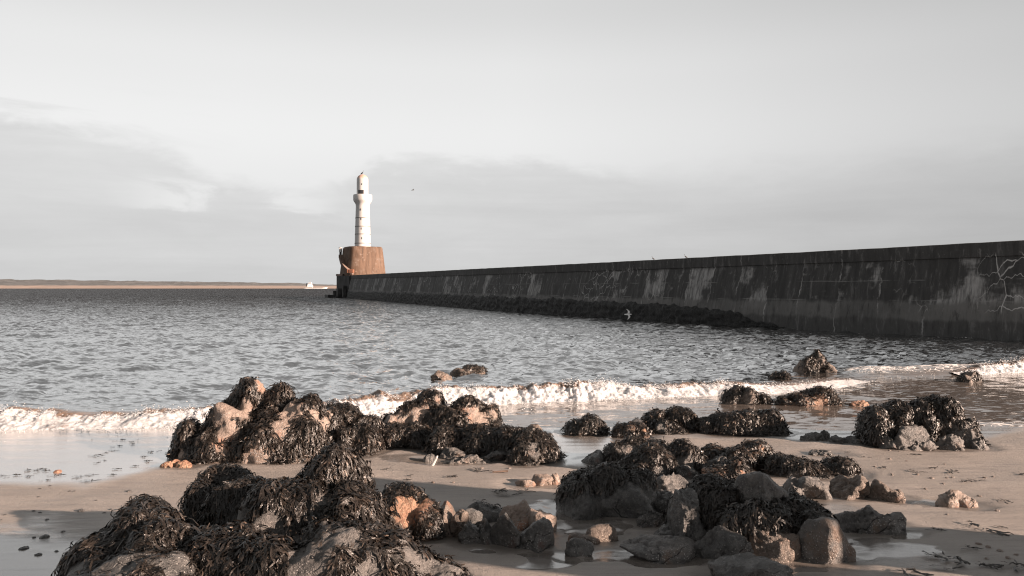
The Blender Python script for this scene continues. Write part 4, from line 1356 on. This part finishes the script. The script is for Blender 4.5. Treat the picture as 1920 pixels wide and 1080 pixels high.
rock('tiny pale stone touching the small sunlit rock', [(1040, 888, 8.35, .06, .07, .09)], 'pale', name='stone', cat='stone')

# damp, scoured sand round each rock's foot; the tint doubles as contact shade
sand_o = bpy.data.objects['sand']
sm_ = sand_o.data
SN = len(sm_.vertices)
sc_ = np.zeros(SN * 3, dtype=np.float32); sm_.vertices.foreach_get('co', sc_); sc_ = sc_.reshape(-1, 3)
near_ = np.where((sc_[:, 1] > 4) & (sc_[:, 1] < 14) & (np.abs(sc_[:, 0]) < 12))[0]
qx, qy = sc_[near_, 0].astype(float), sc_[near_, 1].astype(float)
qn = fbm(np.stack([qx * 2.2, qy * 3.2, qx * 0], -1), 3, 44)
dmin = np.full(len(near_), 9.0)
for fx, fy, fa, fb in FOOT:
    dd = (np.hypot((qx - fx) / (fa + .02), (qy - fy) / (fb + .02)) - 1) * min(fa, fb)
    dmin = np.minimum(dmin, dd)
damp_contact_v = np.zeros(SN, dtype=np.float32)
damp_contact_v[near_] = sstep(dmin + .07 * qn, .17, .02)
at_ = sm_.attributes.new('damp', 'FLOAT', 'POINT'); at_.data.foreach_set('value', damp_contact_v)
sc_[:, 2] -= .022 * damp_contact_v
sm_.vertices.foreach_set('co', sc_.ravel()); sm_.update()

# ------------------------------------------------------------------ small things on the sand
rs = random.Random(5)


def pebble_mesh(seed, r):
    v, f = lump((0, 0, 0), r, seed, 3, 6)
    return mesh_np('pebble', v, f)


def scrap_mesh(seed, L):
    q = np.random.RandomState(seed)
    V, Fc, T_ = [], [], []
    for k in range(7):
        a = q.rand() * 6.28; p = np.array([q.normal() * L * .2, q.normal() * L * .12, .012])
        for s in range(6):
            sd = np.array([-math.sin(a), math.cos(a), 0]) * .010 * (1 - abs(s - 2.5) / 4)
            V += [p - sd, p + sd + [0, 0, .006]]; T_ += [.2 + .3 * q.rand()] * 2
            p = p + np.array([math.cos(a), math.sin(a) * .6, 0]) * L / 6; p[2] = .010 + .014 * q.rand(); a += q.normal() * .45
        b = k * 12
        Fc += [(b + 2 * s, b + 2 * s + 1, b + 2 * s + 3, b + 2 * s + 2) for s in range(5)]
    return mesh_np('seaweed_scrap', np.array(V), np.array(Fc), attrs={'tint': np.array(T_)})


pebs = [pebble_mesh(200 + k, (.035, .028, .02)) for k in range(5)]
for me in pebs[:3]: me.materials.append(M_dark)
pebs[3].materials.append(M_pale); pebs[4].materials.append(M_orange)
scr = [scrap_mesh(300 + k, .12 + .03 * k) for k in range(5)]
for me in scr: me.materials.append(M_weed)


def put(me, name, px, py, s, label, cat, group, rot=None, flat=1.0, dz=0.0):
    x, y = gpx(px, py)
    o = bpy.data.objects.new(name, me)
    COL.objects.link(o)
    o.location = (x, y, sand_z1(x, y) + dz)
    o.rotation_euler = (0, 0, rs.random() * 6.28 if rot is None else rot)
    o.scale = (s, s, s * flat)
    return tag(o, label, cat, group)


put(pebs[4], 'pebble', 108, 886, 1.5, 'single orange pebble on the bright wet film at left', 'pebble', None)
put(pebs[0], 'pebble', 83, 1008, 1.35, 'largest dark pebble on the shaded sand at left', 'pebble', None)
put(pebs[1], 'pebble', 152, 957, 1.2, 'brown pebble on the sand edge above the left hump', 'pebble', None)
for px, py, s in [(45, 1028, 1.1), (72, 1039, .8), (242, 921, 1.0), (130, 921, .5), (139, 921, .5), (63, 957, .6), (75, 960, .5), (88, 974, .6), (118, 998, .6), (9, 966, .5), (195, 962, .5), (94, 912, .5), (75, 917, .5), (72, 932, .5), (64, 1008, .5), (106, 1033, .5), (2, 976, .4), (208, 955, .6), (180, 938, .4)]:
    put(pebs[rs.randrange(3)], 'pebble', px, py, s, 'small dark pebble scattered on the grey sand at left', 'pebble', 'dark pebbles on the left sand')
for px, py in [(1673, 891), (1720, 891), (1747, 898), (1775, 898), (1700, 866), (1771, 872), (1786, 897), (1846, 897), (1862, 895), (1735, 917), (1769, 908), (1672, 889), (1776, 965), (1870, 958), (1836, 931), (1668, 845), (1686, 848), (1853, 1026), (1875, 1033), (1835, 1020), (1905, 1040), (1890, 1045), (890, 864), (903, 878), (955, 878), (850, 905), (812, 905), (1668, 862), (1640, 876), (1850, 1046)]:
    put(pebs[3], 'pebble', px, py, .45 + .35 * rs.random(), 'tiny pale shell or pebble scattered on the sunlit sand', 'pebble', 'pale shells on the sunlit sand')
for px, py, s in [(1655, 878, .7), (1745, 880, .6), (1779, 889, .7), (1812, 906, .8), (1838, 905, .6), (1820, 985, .9), (1840, 994, 1.0), (1760, 997, .7), (1880, 941, .7), (1760, 1047, 1.2), (1802, 1051, 1.4), (1850, 1061, .9), (1792, 1069, .7), (1900, 1060, 1.0), (1700, 1078, 1.0), (1880, 990, .6), (1912, 892, .7), (1725, 888, .6), (1706, 853, .6), (1790, 886, .6), (1827, 1030, .7), (1610, 1003, .8), (935, 924, 1.0), (962, 931, .8), (985, 922, .8), (845, 896, .8), (765, 900, .5), (905, 887, .9), (720, 880, .5), (772, 892, .5), (1675, 838, .6), (1590, 850, .5), (1620, 858, .5)]:
    put(scr[rs.randrange(5)], 'seaweed_scrap', px, py, s, 'dark scrap of torn seaweed lying on the sand', 'seaweed', 'torn seaweed scraps on the sand')
for px, py in [(30, 893), (52, 895), (72, 882), (85, 885), (88, 902), (57, 883), (180, 856), (200, 850), (214, 846), (250, 834), (223, 838), (268, 858), (275, 866), (170, 903), (222, 881), (213, 892), (173, 892), (195, 865), (285, 848), (245, 830), (180, 870), (228, 826), (105, 893), (150, 895), (255, 875), (3, 893)]:
    put(scr[rs.randrange(5)], 'seaweed_scrap', px, py, .35 + .35 * rs.random(), 'small dark weed fleck floating on the bright wet film', 'seaweed', 'weed flecks on the wet film', rot=rs.choice((0, 3.14)) + rs.gauss(0, .3))
# a stray pale stick casting a long shadow
x, y = gpx(814, 872)
zz0 = sand_z1(x, y)
mb = MB().tube((x - .03, y, zz0 - .01), (x + .03, y, zz0 + .10), .022, 8, .018)
mb.tube((x + .03, y, zz0 + .10), (x + .045, y + .01, zz0 + .125), .018, 8, .008)
o = mb.build('driftwood', mat_simple('bleached_wood', (.45, .42, .40), .7, .15, 12), None, True)
tag(o, 'short bleached stick standing in the sand with a long shadow', 'driftwood')
x, y = gpx(945, 887)
mb = MB().tube((x - .14, y, sand_z1(x, y) + .01), (x + .05, y, sand_z1(x, y) + .022), .009, 6, .014)
tag(mb.build('driftwood', mat_simple('brown_wood', (.16, .11, .085), .7), None, True), 'thin brown stick lying flat on the sunlit sand', 'driftwood')

# ------------------------------------------------------------------ birds
M_bird = mat_simple('gull_white', (.75, .74, .73), .7, .08, 20, .1)
M_wing = mat_simple('gull_grey_wing', (.10, .10, .10), .7, .2, 20, .1)
M_black = mat_simple('black_feather', (.018, .017, .016), .6, .3, 20, .1)


def loft(rings):
    """rings of (centre, rx, rz) along local x"""
    b = bmesh.new(); R_ = []
    for c, rx, rz in rings:
        R_.append([b.verts.new((c[0], c[1] + rx * math.cos(a), c[2] + rz * math.sin(a))) for a in np.linspace(0, 2 * math.pi, 12, endpoint=False)])
    for p, q in zip(R_, R_[1:]):
        for k in range(12):
            b.faces.new((p[k], p[(k + 1) % 12], q[(k + 1) % 12], q[k]))
    b.faces.new(R_[0][::-1]); b.faces.new(R_[-1])
    return b


def finish(b, name, mat, M, parent):
    bmesh.ops.recalc_face_normals(b, faces=b.faces)
    bmesh.ops.transform(b, matrix=M, verts=b.verts)
    me = bpy.data.meshes.new(name); b.to_mesh(me); b.free()
    me.polygons.foreach_set('use_smooth', np.ones(len(me.polygons), dtype=bool))
    o = bpy.data.objects.new(name, me); COL.objects.link(o); me.materials.append(mat)
    o.parent = parent
    return o


def wing(side, span, bend1, bend2):
    b = bmesh.new(); R_ = []
    sec = [(0, .17, .02, 0), (.35, .16, .018, .06), (.6, .13, .014, .03), (.85, .08, .010, -.06), (1.0, .015, .004, -.16)]
    y, z, pv, ang = .03, .03, 0, bend1
    for k, (q, ch, th_, sweep) in enumerate(sec):
        dq = (q - pv) * span; pv = q
        an = bend1 if q <= .4 else bend2
        y += dq * math.cos(an); z += dq * math.sin(an)
        R_.append([b.verts.new((sweep + .5 * ch, side * y, z)), b.verts.new((sweep + .1 * ch, side * y, z + th_)), b.verts.new((sweep - .5 * ch, side * y, z)), b.verts.new((sweep + .1 * ch, side * y, z - th_ * .4))])
    for p, q in zip(R_, R_[1:]):
        for k in range(4):
            b.faces.new((p[k], p[(k + 1) % 4], q[(k + 1) % 4], q[k]))
    b.faces.new(R_[0][::-1]); b.faces.new(R_[-1])
    return b


def gull(loc, heading, bank, span, mats, label, bend=(.45, -.15), scale=1.0):
    root = tag(empty('seagull', loc), label, 'bird')
    root.rotation_euler = (bank, 0, heading)
    root.scale = (scale,) * 3
    I = Matrix.Identity(4)
    body = loft([((-.30, 0, .0), .035, .006), ((-.2, 0, 0), .045, .025), ((-.1, 0, 0), .06, .055), ((.03, 0, 0), .07, .065), ((.12, 0, .01), .055, .055), ((.17, 0, .03), .04, .042), ((.205, 0, .035), .042, .042), ((.24, 0, .032), .03, .03), ((.26, 0, .027), .014, .014), ((.30, 0, .02), .004, .005)])
    finish(body, 'body', mats[0], I, root)
    for s in (-1, 1):
        finish(wing(s, span, *bend), 'wing', mats[1], I, root)
    return root


gull(top(774, 357, 120), R(20), R(-8), .60, (M_wing, M_black), 'grey winged gull gliding in the sky right of the lighthouse', (.5, -.2), .95)
gull(top(1178, 590, 48), R(8), R(72), .40, (M_bird, M_bird), 'white gull banking low over the water before the dark wall', (.12, -.05), .85)


def perched(loc, heading, mat, label, scale):
    root = tag(empty('perched_bird', loc), label, 'bird')
    root.rotation_euler = (0, 0, heading); root.scale = (scale,) * 3
    M = Matrix.Translation((0, 0, .2)) @ Matrix.Rotation(R(-28), 4, 'Y')
    finish(loft([((-.34, 0, -.02), .03, .008), ((-.22, 0, 0), .05, .03), ((-.1, 0, 0), .085, .08), ((.05, 0, 0), .09, .09), ((.15, 0, .02), .06, .065), ((.21, 0, .07), .035, .04), ((.25, 0, .13), .03, .035), ((.28, 0, .18), .035, .035), ((.32, 0, .19), .025, .022), ((.40, 0, .18), .005, .006)]), 'body', mat, M, root)
    for s in (-1, 1):
        b = bmesh.new()
        g = bmesh.ops.create_cone(b, cap_ends=True, segments=6, radius1=.012, radius2=.014, depth=.16)['verts']
        bmesh.ops.transform(b, matrix=Matrix.Translation((-.01, s * .04, .07)), verts=g)
        finish(b, 'leg', mat, Matrix.Identity(4), root)
    return root


perched((LX - .15, LD, lz(338) + 10.3 * KP), R(-15), M_black, 'black seabird perched on top of the lighthouse dome', 1.7)
for px, lab in ((1222, 'small dark bird perched on the wall top, left of two'), (1287, 'small dark bird perched on the wall top, right of two')):
    k = int(np.argmin(np.abs(fpx - px)))
    perched((WP[k, 0] + wn[k, 0] * 1.0, WP[k, 1] + wn[k, 1] * 1.0, WT[k] + .0), R(160), M_wing, lab, .5)

# ------------------------------------------------------------------ made-up concrete blocks, out of view at right, added to shade the foreground
M_conc = mat_simple('shade_block_concrete', (.28, .27, .26), .85, .2, 1.5)
PV = (math.cos(SUN_AZ), math.sin(SUN_AZ))          # across the sun's rays on the ground


def shade_block_y(px, py):
    """y on the line x = 9.2 from which the sun's ray grazes this spot of sand"""
    x, y = gpx(px, py)
    return (PV[0] * x + PV[1] * y - PV[0] * 9.2) / PV[1]


for y0, y1, zt_, lab in ((shade_block_y(1105, 998), shade_block_y(860, 914), 3.35, 'unseen tall concrete block added to shade the foreground, nearest the water'), (shade_block_y(985, 1062), shade_block_y(1110, 1016), 3.05, 'unseen concrete block added to shade the foreground, further up the beach')):
    mb = MB().box((9.2, (y0 + y1) / 2, zt_ / 2 - .2), (.5, y1 - y0, zt_ + .4), bevel=.06)
    mb.box((9.2, (y0 + y1) / 2, .55), (1.1, y1 - y0 + .12, .5), bevel=.05)
    tag(mb.build('shade_block', M_conc), lab, 'concrete block', 'added shade blocks')
